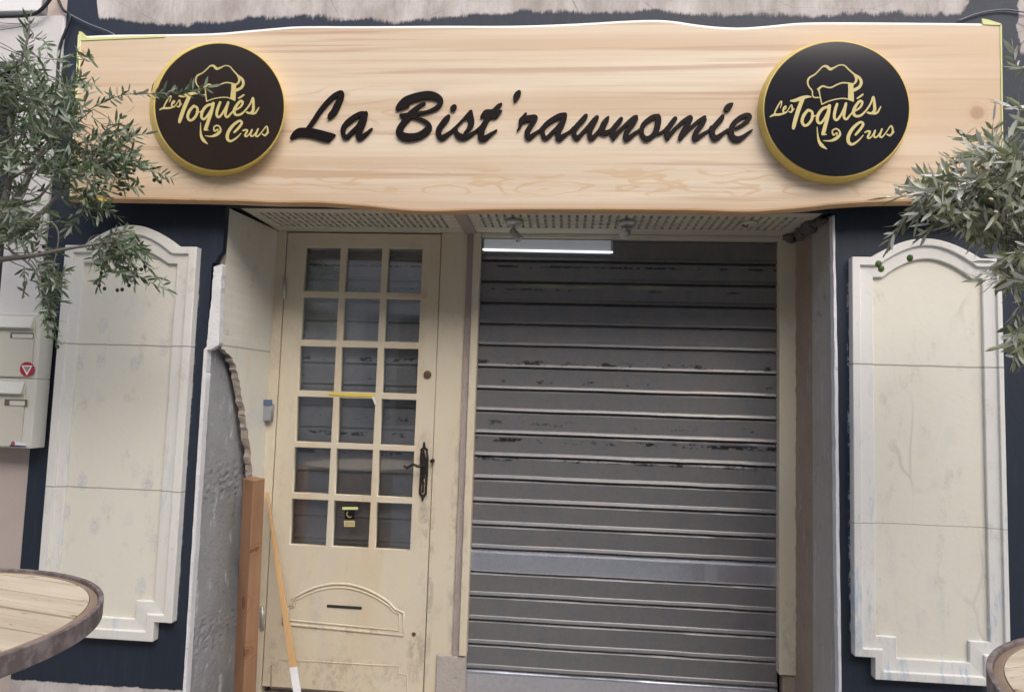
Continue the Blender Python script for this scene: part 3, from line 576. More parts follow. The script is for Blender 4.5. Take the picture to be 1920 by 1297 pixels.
letter([B([(215, 405, 130), (330, 310, 165), (480, 250, 165), (640, 210, 165), (800, 195, 165), (930, 225, 150), (1015, 285, 115), (1015, 360, 100), (965, 430, 90), (860, 490, 75), (740, 530, 65), (600, 555, 78), (460, 590, 105), (330, 595, 90), (235, 600, 80)]),
        B([(700, 358, 50), (620, 395, 72), (540, 455, 88), (470, 520, 105), (400, 600, 140), (340, 680, 130), (260, 780, 120), (205, 880, 135), (205, 960, 148), (265, 1015, 165), (380, 1040, 165), (520, 1028, 152), (650, 980, 150), (745, 910, 145), (790, 840, 125), (765, 765, 100), (680, 705, 80), (560, 655, 70), (450, 625, 70)])],
       [B([(130, 500), (122, 450), (160, 370), (230, 300), (330, 350), (400, 415), (290, 465), (200, 500)])])
letter([B([(1300, 425, 95), (1280, 450, 115), (1260, 475, 100)])])
letter([B([(1185, 610, 65), (1135, 680, 115), (1055, 780, 112), (990, 880, 110), (980, 960, 110), (1015, 1035, 112), (1065, 1045, 110), (1145, 995, 92), (1230, 930, 70), (1330, 830, 50), (1450, 710, 50), (1560, 590, 58), (1625, 520, 60)]),
        B([(1335, 880, 60), (1340, 950, 100), (1395, 1015, 125), (1480, 1035, 130), (1590, 1005, 92), (1700, 935, 62), (1800, 850, 50), (1900, 740, 50)]),
        C_([(480, 790, 50), (545, 710, 70), (595, 640, 90)]),
        C_([(855, 365, 35), (800, 412, 88), (740, 480, 100), (660, 560, 100), (590, 660, 90), (520, 760, 110), (462, 880, 125), (442, 980, 128), (452, 1060, 126), (525, 1055, 115), (605, 1000, 82), (685, 945, 60), (755, 898, 36)])],
       [B([(1600, 500), (1655, 495), (1680, 600), (1698, 700), (1690, 790), (1650, 860), (1570, 930), (1480, 955), (1540, 870), (1572, 780), (1562, 700), (1530, 660), (1560, 560)]),
        C_([(430, 660), (440, 600), (490, 520), (550, 482), (690, 482), (860, 490), (850, 540), (800, 610), (750, 660), (640, 660), (540, 655), (480, 640)])], 'lettering')
letter([], [C_([(1225, 92), (1246, 140), (1232, 210), (1182, 290), (1105, 348), (1103, 300), (1088, 230), (1110, 170), (1160, 115)])])
letter([D_([(275, 565, 50), (222, 640, 72), (185, 710, 105), (172, 760, 82), (150, 840, 50), (108, 905, 32)]), D_([(200, 690, 115), (300, 668, 130), (420, 648, 130), (462, 650, 108), (425, 740, 92), (362, 830, 96), (312, 920, 110), (303, 1000, 112), (335, 1045, 105), (405, 1005, 88), (480, 950, 68), (560, 890, 50), (600, 840, 50)]),
        D_([(1060, 585, 90), (960, 610, 108), (840, 670, 105), (720, 750, 100), (640, 830, 92), (610, 900, 90), (622, 990, 90), (662, 1055, 88), (722, 1030, 80), (800, 950, 78), (890, 860, 74), (970, 760, 78), (1020, 680, 88)]), D_([(1060, 620, 88), (1035, 710, 92), (985, 820, 100), (932, 920, 110), (920, 1020, 110), (942, 1065, 108), (1012, 1025, 98), (1090, 970, 70), (1180, 900, 50), (1220, 850, 50)]),
        D_([(1480, 605, 80), (1440, 660, 102), (1360, 750, 106), (1280, 840, 106), (1240, 920, 102), (1252, 1000, 100), (1302, 1055, 95), (1355, 1015, 80), (1440, 920, 78), (1540, 810, 80), (1640, 690, 80), (1700, 635, 80)]), D_([(1700, 650, 80), (1640, 760, 90), (1580, 860, 100), (1555, 950, 95), (1575, 1055, 100), (1640, 1028, 88), (1720, 940, 78), (1800, 850, 80)]),
        E_([(220, 955, 75), (280, 860, 70)]), E_([(400, 940, 80), (480, 890, 58), (540, 830, 60)]),
        E_([(690, 670, 82), (640, 740, 102), (560, 840, 110), (520, 930, 115), (530, 1015, 105), (540, 1070, 66)]), E_([(560, 1030, 85), (640, 930, 84), (740, 830, 78), (850, 730, 88), (950, 650, 92), (1000, 622, 62)]),
        E_([(985, 670, 95), (930, 760, 106), (862, 850, 100), (802, 940, 106), (780, 1030, 108), (805, 1075, 98), (882, 1025, 88), (960, 960, 70), (1060, 890, 50)]),
        E_([(1430, 612, 88), (1330, 632, 98), (1210, 712, 100), (1130, 800, 98), (1100, 900, 90), (1122, 1005, 90), (1192, 1068, 108), (1282, 1038, 98), (1360, 960, 105), (1408, 850, 118), (1430, 740, 125), (1440, 650, 110)]), E_([(1380, 965, 75), (1480, 950, 60), (1560, 890, 50), (1600, 850, 60)]),
        F_([(280, 662, 88), (222, 740, 100), (152, 840, 102), (112, 920, 108), (116, 1010, 105), (130, 1070, 66)]), F_([(150, 1025, 85), (250, 900, 78), (360, 790, 76), (480, 690, 84), (580, 635, 85)]),
        F_([(590, 655, 95), (552, 740, 106), (492, 830, 98), (430, 930, 96), (390, 1020, 90), (380, 1065, 80)]), F_([(400, 1040, 80), (500, 930, 74), (620, 820, 70), (740, 720, 76), (850, 640, 64), (880, 628, 50)]),
        F_([(870, 685, 86), (830, 760, 98), (762, 850, 98), (702, 930, 106), (672, 1015, 108), (685, 1070, 98), (762, 1025, 86), (860, 960, 68), (960, 890, 50), (1000, 830, 60)]),
        F_([(1230, 612, 76), (1192, 680, 108), (1112, 770, 108), (1042, 860, 110), (1022, 960, 110), (1062, 1045, 115), (1122, 1045, 108), (1222, 970, 80), (1330, 890, 60)]),
        F_([(1500, 852, 55), (1600, 800, 66), (1705, 722, 86), (1762, 640, 105), (1745, 592, 88), (1660, 602, 88), (1552, 662, 90), (1452, 760, 100), (1402, 870, 112), (1402, 980, 118), (1452, 1055, 125), (1542, 1075, 118), (1640, 1030, 88), (1740, 950, 58), (1822, 888, 28)])],
       [E_([(430, 608), (455, 640), (440, 720), (400, 800), (370, 880), (430, 912), (470, 950), (400, 1000), (320, 1000), (250, 960), (250, 850), (290, 750), (350, 670)])], 'lettering')
letter([], [F_([(1440, 348), (1427, 420), (1382, 490), (1312, 532), (1260, 495), (1258, 440), (1308, 380), (1370, 352)])])
# --- the round logo plaques
LOGO_S = [[(760, 590, 14), (690, 590, 14), (665, 560, 14), (660, 500, 14), (620, 450, 16), (600, 390, 20), (620, 330, 22), (700, 280, 16), (760, 220, 16), (800, 180, 18), (850, 175, 30), (900, 212, 36), (950, 195, 22), (1020, 160, 14), (1090, 165, 16), (1150, 220, 18), (1220, 280, 22), (1290, 330, 34), (1315, 390, 36), (1290, 450, 36), (1225, 490, 40)],
    [(1225, 290, 24), (1250, 340, 30), (1235, 390, 26), (1205, 415, 18)],
    [(745, 480, 26), (760, 540, 14), (775, 620, 14), (790, 682, 14)], [(740, 480, 28), (800, 440, 22), (860, 455, 18), (920, 455, 18), (1000, 415, 18), (1070, 395, 18), (1150, 400, 18)], [(790, 682, 14), (880, 640, 14), (1000, 610, 14), (1100, 605, 14), (1200, 635, 14)],
    [(250, 680, 14), (252, 645, 16), (235, 650, 14), (200, 710, 18), (170, 770, 18), (155, 820, 18)], [(100, 848, 14), (150, 822, 28), (220, 818, 28), (290, 800, 18), (320, 790, 12)], [(252, 680, 12), (235, 730, 8)],
    [(270, 765, 14), (308, 730, 15), (308, 706, 15), (285, 720, 16), (272, 770, 20), (300, 792, 16), (340, 755, 12), (382, 690, 14), (396, 740, 20), (382, 785, 18), (350, 778, 14)], [(385, 787, 14), (420, 740, 10)],
    [(375, 635, 18), (430, 630, 38), (520, 600, 48), (590, 580, 34), (645, 582, 14)], [(528, 620, 50), (490, 720, 52), (450, 840, 52), (418, 960, 48), (410, 1000, 34)],
    [(600, 762, 34), (548, 830, 40), (525, 910, 38), (560, 965, 32), (620, 935, 34), (662, 860, 34), (658, 785, 32), (610, 758, 32)], [(650, 838, 20), (690, 838, 14), (725, 825, 16)],
    [(880, 712, 32), (800, 742, 36), (742, 820, 40), (730, 900, 36), (768, 935, 30), (820, 880, 30), (868, 790, 30)], [(890, 702, 42), (872, 820, 46), (842, 940, 46), (812, 1050, 48), (802, 1080, 28), (850, 1082, 12)],
    [(992, 680, 32), (962, 780, 38), (956, 860, 34), (990, 890, 30), (1040, 830, 28), (1085, 740, 28), (1112, 670, 30), (1088, 790, 36), (1086, 858, 32), (1120, 878, 28), (1170, 820, 22), (1215, 770, 20), (1230, 770, 22), (1300, 722, 26), (1328, 655, 30), (1290, 642, 32), (1232, 720, 38), (1210, 790, 40), (1240, 838, 32), (1310, 828, 28), (1380, 762, 22), (1440, 672, 22), (1475, 585, 28), (1490, 680, 36), (1492, 760, 38), (1452, 800, 30), (1402, 792, 26)],
    [(1480, 805, 28), (1530, 790, 26), (1575, 712, 14)], [(1335, 550, 20), (1300, 578, 24), (1262, 602, 18)],
    [(725, 985, 6), (733, 1080, 16), (750, 1170, 32), (790, 1230, 42), (855, 1278, 8)], [(808, 1165, 8), (900, 1168, 22), (970, 1142, 40), (1028, 1092, 30), (1022, 1035, 20), (978, 1008, 20), (930, 1035, 18), (945, 1090, 20), (990, 1060, 14), (990, 1095, 14)],
    [(1240, 1085, 28), (1305, 1010, 34), (1340, 945, 32), (1300, 920, 30), (1212, 990, 40), (1150, 1090, 44), (1142, 1175, 42), (1190, 1215, 32), (1270, 1170, 22), (1340, 1095, 12)],
    [(1365, 1055, 18), (1400, 1040, 24), (1432, 1050, 24), (1402, 1118, 26), (1430, 1130, 20), (1470, 1085, 14), (1500, 1032, 22), (1482, 1105, 24), (1520, 1118, 20), (1570, 1055, 16), (1590, 1012, 22), (1562, 1098, 24), (1592, 1118, 20), (1650, 1050, 14), (1712, 968, 18), (1736, 1040, 24), (1702, 1095, 24), (1660, 1082, 18)], [(1705, 1100, 18), (1755, 1048, 10)]]
LOGO_P = [[(1140, 402), (1170, 398), (1205, 405), (1210, 470), (1215, 640), (1180, 625), (1140, 612), (1142, 500)]]
mt_gold = simple('matt_gold', (.60, .50, .20), .45, 0, .08); mt_face = simple('black_plaque', (.014, .014, .018), .12, 0, .1); mt_face2 = simple('brown_black_plaque', (.026, .018, .014), .16, 0, .1); mt_goldside = simple('gold_side', (.72, .54, .14), .4, 0, .06)
def plaque(cx, cy, rx, ry, bx, by, brx, bry, rot, facemat, lbl):
    Yf = YS - .052; n = 72
    ell = lambda x, y, a, b, Y: [P(x + a * math.cos(t), y + b * math.sin(t), Y) for t in (2 * math.pi * k / n for k in range(n))]
    rim = obj('logo_plaque', loft([ell(cx, cy, rx + 2.2, ry + 2.2, Yf), ell(bx, by, brx, bry, YS - .0005)]), mt_goldside, sign, bevel=.002, smooth=False, label=lbl)
    obj('face', loft([ell(cx, cy, rx - .4, ry - .4, Yf - .003), ell(cx, cy, rx, ry, Yf - .0005)]), facemat, rim)
    sx, sy = rx / 967, ry / 896
    tr_ = lambda pts: [(cx + (p[0] - 988) * sx - rot * 1.1 * (p[1] - 743) * sy, cy + (p[1] - 743) * sy + rot * (p[0] - 988) * sx) + ((p[2] * (sx + sy) / 2 * 1.05,) if len(p) > 2 else ()) for p in pts]
    obj('emblem', plate(ink([tr_(s) for s in LOGO_S[:5]], [tr_(p) for p in LOGO_P], .3), Yf - .0045, Yf - .0031), mt_gold, rim, label='gold chef hat outline')
    obj('lettering', plate(ink([tr_(s) for s in LOGO_S[5:]], (), .3), Yf - .0046, Yf - .0031), mt_gold, rim)
plaque(411.5, 200.5, 121, 118.7, 406.5, 205.5, 127, 126, .075, mt_face2, 'plaque partly behind the olive twig')
plaque(1569, 204.5, 136, 126, 1561.5, 211.5, 141.5, 134, 0, mt_face, 'plaque at the right end of the lettering')
# ================================================================== MAILBOXES
mt_box = simple('beige_mailbox', (.60, .575, .48), .45, 0, .03, 3); mt_box2 = simple('beige_mailbox_frame', (.66, .645, .57), .45, 0, .03, 3)
YB = -.09
def mailbox(xf, yt, yb, lbl):
    x1 = P(107, 596, 0).x + .004; zt, zb = P(70, yt, YB).z, P(60, yb, YB).z; a = P(0, yt, YB)
    r = thing('mailbox', lbl, 'mailbox', (x1 - .2, YB / 2, zb), 'mailboxes on the stone wall')
    obj('case', box((x1 - .42, YB, zb), (x1, -.013, zt)), mt_box2, r, bevel=.004)
    return r, x1, zt, zb
for k, (yt, yb, lbl) in enumerate(((588, 710.0, 'upper beige wall mailbox with a round red and white sticker'), (710.8, 841, 'lower beige wall mailbox with a small paper label at its bottom'))):
    r, x1, zt, zb = mailbox(0, yt, yb, lbl); dx_ = (0, 9)[k] / 1300 * 2.6
    obj('door_panel', box((x1 - .40, YB - .006, zb + .006), (x1 - .022 - dx_, YB - .0002, zt - .03)), mt_box, r, bevel=.002)
    fl = slab([Vector((x1 - .40, YB - .006, zt - .012)), Vector((x1 - .40, YB - .024, zt - .060)), Vector((x1 - .40, YB - .020, zt - .064)), Vector((x1 - .40, YB - .003, zt - .06))], (.372 - dx_, 0, 0))
    obj('flap', fl, mt_box2, r, bevel=.0015)
    sx0, sx1, sy0, sy1 = ((20, 62, 624, 634), (9, 50, 749, 760))[k]
    obj('name_plate', plate([[(sx0, sy0 - 1), (sx1 + 1, sy0), (sx1, sy1 + 1), (sx0 - 1, sy1)]], YB - .0075, YB - .006), simple('dark_slot', (.16, .13, .10), .5), r)  # dark brown slot behind the pale name plate
    obj('name_plate', plate([[(sx0 + 3 + 6 * k, sy0 + 2), (sx1 - 1 - 3 * k, sy0 + 2.5), (sx1 - 1 - 3 * k, sy1), (sx0 + 3 + 6 * k, sy1 - .5)]], YB - .009, YB - .0076), mt_box2, r)
    if k == 0:
        cc = lambda x, y, a, n=32: [(x + a * math.cos(2 * math.pi * i / n), y + a * 1.02 * math.sin(2 * math.pi * i / n)) for i in range(n)]
        st = obj('sticker', plate([cc(50.5, 692, 13.5)], YB - .0075, YB - .006), simple('sticker_red', (.42, .03, .05), .5, 0, .03), r)
        obj('triangle', plate([[(40.2, 685), (60.8, 685), (50.2, 704)], [(44, 687.3), (50.3, 698.5), (57, 687.3)][::-1]], YB - .0082, YB - .0077), simple('sticker_white', (.8, .8, .8), .5, 0, .02), st)
        obj('triangle', plate([[(46, 687.8), (55, 687.8), (50.4, 696)]], YB - .0082, YB - .0077), simple('sticker_grey', (.3, .3, .3), .5, 0, .02), st)
    else:
        st = obj('sticker', plate([[(20, 827), (47, 830), (49, 837), (18, 836)]], YB - .0075, YB - .006), simple('label_white', (.75, .76, .85), .5, 0, .02), r)
        obj('printed_mark', plate([cc(24, 831, 4, 14)], YB - .0082, YB - .0077), simple('mark_red', (.40, .08, .12), .5, 0, .02), st)
        obj('printed_mark', plate([[(18, 833.5), (48, 835.5), (49, 837), (18, 836.5)]], YB - .0082, YB - .0077), simple('mark_dark', (.04, .03, .04), .5, 0, .02), st)
# ================================================================== CABLES
mt_cab = simple('black_cable', (.02, .02, .025), .5)
def cable(pts, r, Y, lbl, mat=None):
    w = [P(x, y, Y) for x, y in [tuple(q) for q in crom(pts, 5)]]; top(obj('cable', tube(w, r, 8), mat or mt_cab), lbl, 'cable')
cable([(-60, 34), (0, 32), (55, 29), (78, 18), (98, -6)], .007, -.045, 'thick black cable along the stone joint at the top left')
cable([(106, -8), (118, 18), (132, 30), (126, 52), (112, 90), (108, 140), (104, 200), (100, 300)], .006, -.02, 'black cable running down the edge between the two buildings')
cable([(132, 28), (165, 45), (212, 64), (222, 80)], .0035, -.02, 'thin grey wire slanting behind the left end of the sign', simple('grey_wire', (.16, .17, .2), .5))
cable([(1795, 40), (1830, 27), (1858, 21), (1890, 19), (1940, 27)], .003, -.01, 'thin wire curving over the right end of the sign', simple('grey_wire2', (.2, .2, .22), .5))
# ================================================================== DOORBELL, TAPES, STICKERS
db = thing('doorbell', 'small grey box with blue tape on the door frame', 'doorbell', P(497, 770, D - .02))
obj('case', plate([[(484, 757), (509, 757), (507, 789), (483, 787)]], D - .035, D - .0005, chamfer=.002), simple('grey_plastic', (.30, .31, .33), .5), db)
obj('tape', plate([[(482, 749), (510, 749), (510, 760), (483, 759)]], D - .038, D - .0345), simple('blue_tape', (.10, .15, .24), .6), db)
obj('wire', tube([P(490, 788, D - .006), P(490, 815, D - .003), P(486, 845, D - .003), P(488, 885, D - .003)], .002, 6), mt_cab, db)
t1 = obj('masking_tape', plate([[(616, 736), (648, 737), (703, 739), (702, 744), (660, 743), (617, 740)]], YD - .004, YD - .001), mt_tape2); top(t1, 'strip of yellow tape across the middle of the door glazing', 'tape')
t1 = obj('masking_tape', plate([[(697, 744), (701, 743), (706, 757), (703, 759)]], YD - .005, YD - .002), simple('white_tape', (.75, .75, .72), .6)); top(t1, 'short loose white tape end hanging below the yellow tape', 'tape')
stk = thing('door_sticker', 'small black and yellow sticker in the bottom middle door pane', 'sticker', P(654, 970, YD + .014))
ys_ = YD + .0155
obj('strip', plate([[(642, 950), (671, 950), (671, 955), (642, 955)]], ys_ - .001, ys_), mt_tape, stk)
obj('emblem', plate([[(646, 956), (665, 956), (664, 973), (646, 973)]], ys_ - .001, ys_), mt_face, stk)
obj('ring', plate(ink([[(652, 959, 1.2), (650, 964, 1.2), (654, 969, 1.2), (659, 968, 1.2)]], (), .25), ys_ - .0018, ys_ - .0011), mt_gold, stk)
obj('label', plate([[(645, 975.5), (665, 975.5), (665, 987), (645, 987)]], ys_ - .001, ys_), simple('label_yellow', (.60, .50, .24), .5), stk)
for yy in (979, 983): obj('text_line', plate([[(647, yy), (663, yy), (663, yy + .8), (647, yy + .8)]], ys_ - .0018, ys_ - .0011), mt_dark, stk)
# ================================================================== SPOTLIGHTS AND STRIP LIGHT
def spot(px, py, aim, lbl):
    a = Pz(px, py, ZS - .001); a.y = .17; a.x = P(px, py, .17).x
    r = thing('spotlight', lbl, 'spotlight', a, 'spotlights under the soffit')
    obj('base', tube([a, a + Vector((0, 0, -.016)), a + Vector((0, 0, -.024))], [.036, .036, .028], 24), mt_steel, r)
    b = a + Vector((0, 0, -.05)); obj('stem', tube([a + Vector((0, 0, -.02)), b], .006, 8), mt_steel, r)
    v = Vector(aim).normalized(); obj('lamp_head', tube([b - v * .012, b - v * .008, b + v * .035, b + v * .048], [.008, .014, .016, .018], 18), mt_steel, r)
    e = b + v * .0485; obj('bulb', tube([e, e + v * .002], [.014, .012], 16), simple('lamp_glass', (.55, .55, .52), .15), r)
spot(963, 411, (.6, -.25, -.75), 'left metal spotlight under the soffit, its head tilted down to the right')
spot(1177, 413, (-.45, -.85, -.35), 'middle metal spotlight under the soffit, its head facing the street')
a = P(1405, 413, .17); a.z = ZS - .001
r = thing('lamp_socket', 'headless lamp base with dark wires at the right of the soffit', 'lamp socket', a)
obj('base', tube([a, a + Vector((0, 0, -.008)), a + Vector((0, 0, -.012))], [.034, .034, .026], 24), mt_sof, r)
bm = tube([a + Vector((-.004, 0, -.01)), a + Vector((-.012, -.004, -.022)), a + Vector((-.03, 0, -.012))], .003, 6)
obj('wire', bm, mt_cab, r)
sl = thing('strip_light', 'lit white strip light at the top left of the roller shutter', 'light', P(1027, 462, D))
obj('housing', plate([[(905, 448), (1149, 451), (1149, 476), (905, 471)]], D - .004, D + .008), emit('diffuser', (.40, .42, .45), .14), sl)
for xx_ in (905.5, 1146): a = P(xx_, 450 + (xx_ > 1000) * 2, D - .006); obj('end_cap', box((a.x, D - .010, a.z - .062), (a.x + .006, D + .008, a.z + .004)), simple('cap_grey', (.25, .25, .26), .5), sl)
obj('tube', tube([P(905, 468, D - .008), P(1149, 473, D - .008)], .0045, 10), emit('lit_tube', (1, 1, 1), .9), sl)
# ================================================================== POST AND LATH
mt_pine_t = m_wood('pine_post', (.31, .165, .09), (.40, .225, .125), (.20, .09, .045), (1.2, 4, 14), 4, ax=2); mt_pine = mt_pine_t.m
def down(a, b, z): t = (a.z - z) / (a.z - b.z); return a + (b - a) * t
ed = []
for (xt, yt, xb, Y) in ((455.5, 898, 437, .19), (475, 899, 456, .125), (497, 897, 480, .215)):
    a, b = P(xt, yt, Y), P(xb, 1297, Y); ed.append((a, b))
za = sum(e[0].z for e in ed) / 3
ed = [(down(a, b, za), down(a, b, .002)) for a, b in ed]; bk = (ed[0][0] + ed[2][0] - ed[1][0], ed[0][1] + ed[2][1] - ed[1][1])
ed.append(bk)
kt = mt_pine_t; xk, yk, zk_ = kt.sep(); ck = kt.b.inputs['Base Color'].links[0].from_socket
for kx, ky, kr in ((460, 1127, .022), (466, 1218, .016), (478, 1030, .010)):
    q = P(kx, ky, .165); dd = kt.math('SQRT', kt.math('ADD', kt.math('POWER', kt.math('SUBTRACT', xk, q.x), 2), kt.math('POWER', kt.math('MULTIPLY', kt.math('SUBTRACT', zk_, q.z), .55), 2)))
    dd = kt.math('ADD', dd, kt.math('MULTIPLY', kt.math('SUBTRACT', kt.noise((40, 40, 25), 3), .5), .012))
    rg = kt.math('MULTIPLY', kt.step(kt.math('SINE', kt.math('MULTIPLY', dd, 620)), 0, 1), kt.step(dd, kr * 2.2, kr * .6))
    ck = kt.mix(kt.math('MULTIPLY', rg, .5), ck, (.20, .08, .035)); ck = kt.mix(kt.math('MULTIPLY', kt.step(dd, kr * .75, kr * .45), .8), ck, (.17, .07, .03))
dk = kt.step(kt.noise((20, 20, 6), 6, .7, (3, 3, 3)), .56, .72); kt.col(kt.mix(kt.math('MULTIPLY', dk, .3), ck, (.16, .10, .06)))
top(obj('timber_post', loft([[e[0] for e in ed], [e[1] for e in ed]]), mt_pine, bevel=.003), 'thick square reddish timber post leaning in the door recess', 'post')
lt, lb = P(499.5, 923, D - .03), P(549, 1250, .25); v = lb - lt; end = lt + v * ((lt.z - .135) / (lt.z - lb.z))
wv = Vector((.0115, 0, .002)); lr_ = thing('wooden_lath', 'thin wooden lath with a white painted tip leaning on the door', 'lath', end)
def bar(a, b, w0, w1): return loft([[a - w0, a + w0, a + w0 + Vector((0, .012, 0)), a - w0 + Vector((0, .012, 0))], [b - w1, b + w1, b + w1 + Vector((0, .012, 0)), b - w1 + Vector((0, .012, 0))]])
obj('stick', bar(lt, lb, wv * .45, wv * 1.3), m_wood('lath_wood', (.58, .37, .17), (.64, .42, .21), (.46, .27, .12), (2, 4, 20), 5, ax=2).m, lr_, bevel=.001)
obj('painted_tip', bar(lb + v * .001, end, wv * 1.3, wv * 1.35), simple('white_gloss', (.80, .80, .80), .35), lr_, bevel=.001)
# ================================================================== CABLE-DRUM TABLES
mt_band = NT('rusty_band', .7); mt_band.col(mt_band.mix(mt_band.step(mt_band.noise((22, 22, 22), 5, .65), .40, .62), (.15, .12, .11), (.27, .23, .215))); mt_band.bump(mt_band.noise((60, 60, 60), 5), .5, .003); mt_band = mt_band.m
def table(cx, cy, r_, ang, lbl, drum):
    zt = 1.0; root = thing('drum_table', lbl, 'table', (cx, cy, 0), 'cable drum tables')
    ca, sa = math.cos(ang), math.sin(ang); bm = bmesh.new(); ri = r_ - .030; w = .098; k = -8
    lay = bm.verts.layers.float.new('x')
    while k < 8:
        u0, u1 = k * w + .0035, (k + 1) * w - .0035; k += 1
        if u1 <= -ri or u0 >= ri: continue
        u0, u1 = max(u0, -ri + .0005), min(u1, ri - .0005); ed1, ed2 = [], []
        for i in range(9):
            u = u0 + (u1 - u0) * i / 8; h = math.sqrt(max(ri * ri - u * u, 0)); ed1.append((h, u)); ed2.append((-h, u))
        pl_ = ed1 + ed2[::-1]; dz = R.uniform(-.0015, .0015)
        wp = [Vector((cx + ca * a - sa * b, cy + sa * a + ca * b, zt + dz)) for a, b in pl_]
        bm_loft(bm, [wp, [p - Vector((0, 0, .03)) for p in wp]])
    tw = NT('drum_planks_%d' % int(r_ * 1000), .75); rot = tw.map((1, 1, 1), (0, 0, 0), (0, 0, -ang)); s_ = tw.g; tw.g = rot
    c = tw.mix(tw.step(tw.noise((1.6, 14, 1), 6, .62), .35, .68), (.55, .46, .33), (.71, .62, .47))
    c = tw.mix(tw.math('MULTIPLY', tw.step(tw.noise((3.5, 60, 1), 5, .7, (2, 1, 0)), .54, .68), .65), c, (.42, .31, .19))
    c = tw.mix(tw.math('MULTIPLY', tw.step(tw.noise((9, 45, 1), 4, .6, (5, 3, 0)), .61, .68), .8), c, (.22, .16, .10)); tw.col(c); tw.bump(tw.noise((8, 90, 1), 5), .5, .003)
    tp_ = obj('tabletop', bm, tw.m, root, bevel=.0025)
    ci = lambda rr, z: [Vector((cx + rr * math.cos(t), cy + rr * math.sin(t), z)) for t in (2 * math.pi * i / 96 for i in range(96))]
    def ringmesh(prof, mat, name):
        b2 = bmesh.new(); vs = [[b2.verts.new(p) for p in ci(a, z)] for a, z in prof]; q = len(vs)
        for i in range(q):
            for j in range(96): b2.faces.new((vs[i][j], vs[i][(j + 1) % 96], vs[(i + 1) % q][(j + 1) % 96], vs[(i + 1) % q][j])).smooth = False
        bmesh.ops.recalc_face_normals(b2, faces=b2.faces[:]); obj(name, b2, mat, root, bevel=.002)
    ringmesh([(r_ - .030, zt - .03), (r_ - .0285, zt + .001), (r_ - .020, zt - .001), (r_ - .011, zt - .004), (r_ - .011, zt - .03)], simple('worn_wood_ring', (.32, .235, .165), .8, 0, .25, 12), 'edge_ring')
    ringmesh([(r_ - .0105, zt - .036), (r_ - .0105, zt + .005), (r_, zt + .005), (r_, zt - .037)], mt_band, 'metal_band')
    obj('underboard', tube([(cx, cy, zt - .032), (cx, cy, zt - .042)], r_ - .012, 48), mt_brown, root)
    b3 = bmesh.new(); rd = drum
    for i in range(22):
        t0, t1 = 2 * math.pi * (i + .03) / 22, 2 * math.pi * (i + .97) / 22
        q = [Vector((cx + a * math.cos(t), cy + a * math.sin(t), zt - .0425)) for a, t in ((rd, t0), (rd, t1), (rd - .02, t1), (rd - .02, t0))]; bm_loft(b3, [q, [p - Vector((0, 0, .877)) for p in q]])
    obj('drum', b3, m_wood('stave_wood_%d' % int(r_ * 1000), (.30, .19, .11), (.38, .25, .15), (.2, .12, .07), (1.4, 4, 16), 5, ax=2).m, root, bevel=.003)
    obj('foot_disc', tube([(cx, cy, .0805), (cx, cy, .03)], r_ - .03, 64), mt_brown, root); ringmesh([(r_ - .029, .0), (r_ - .029, .085), (r_ - .018, .085), (r_ - .018, .0)], mt_band, 'foot_band')
a, b = Pz(0, 1122, 1.0), Pz(160, 1147, 1.0)
table(-1.459, -1.398, .452, math.atan2(b.y - a.y, b.x - a.x), 'round plank-topped cable drum table in front of the mailboxes at the left', .20)
a, b = Pz(1872, 1233, 1.0), Pz(1920, 1229, 1.0)
table(1.309, -1.517, .536, math.atan2(b.y - a.y, b.x - a.x), 'round plank-topped cable drum table by the cream panel at the right edge', .24)
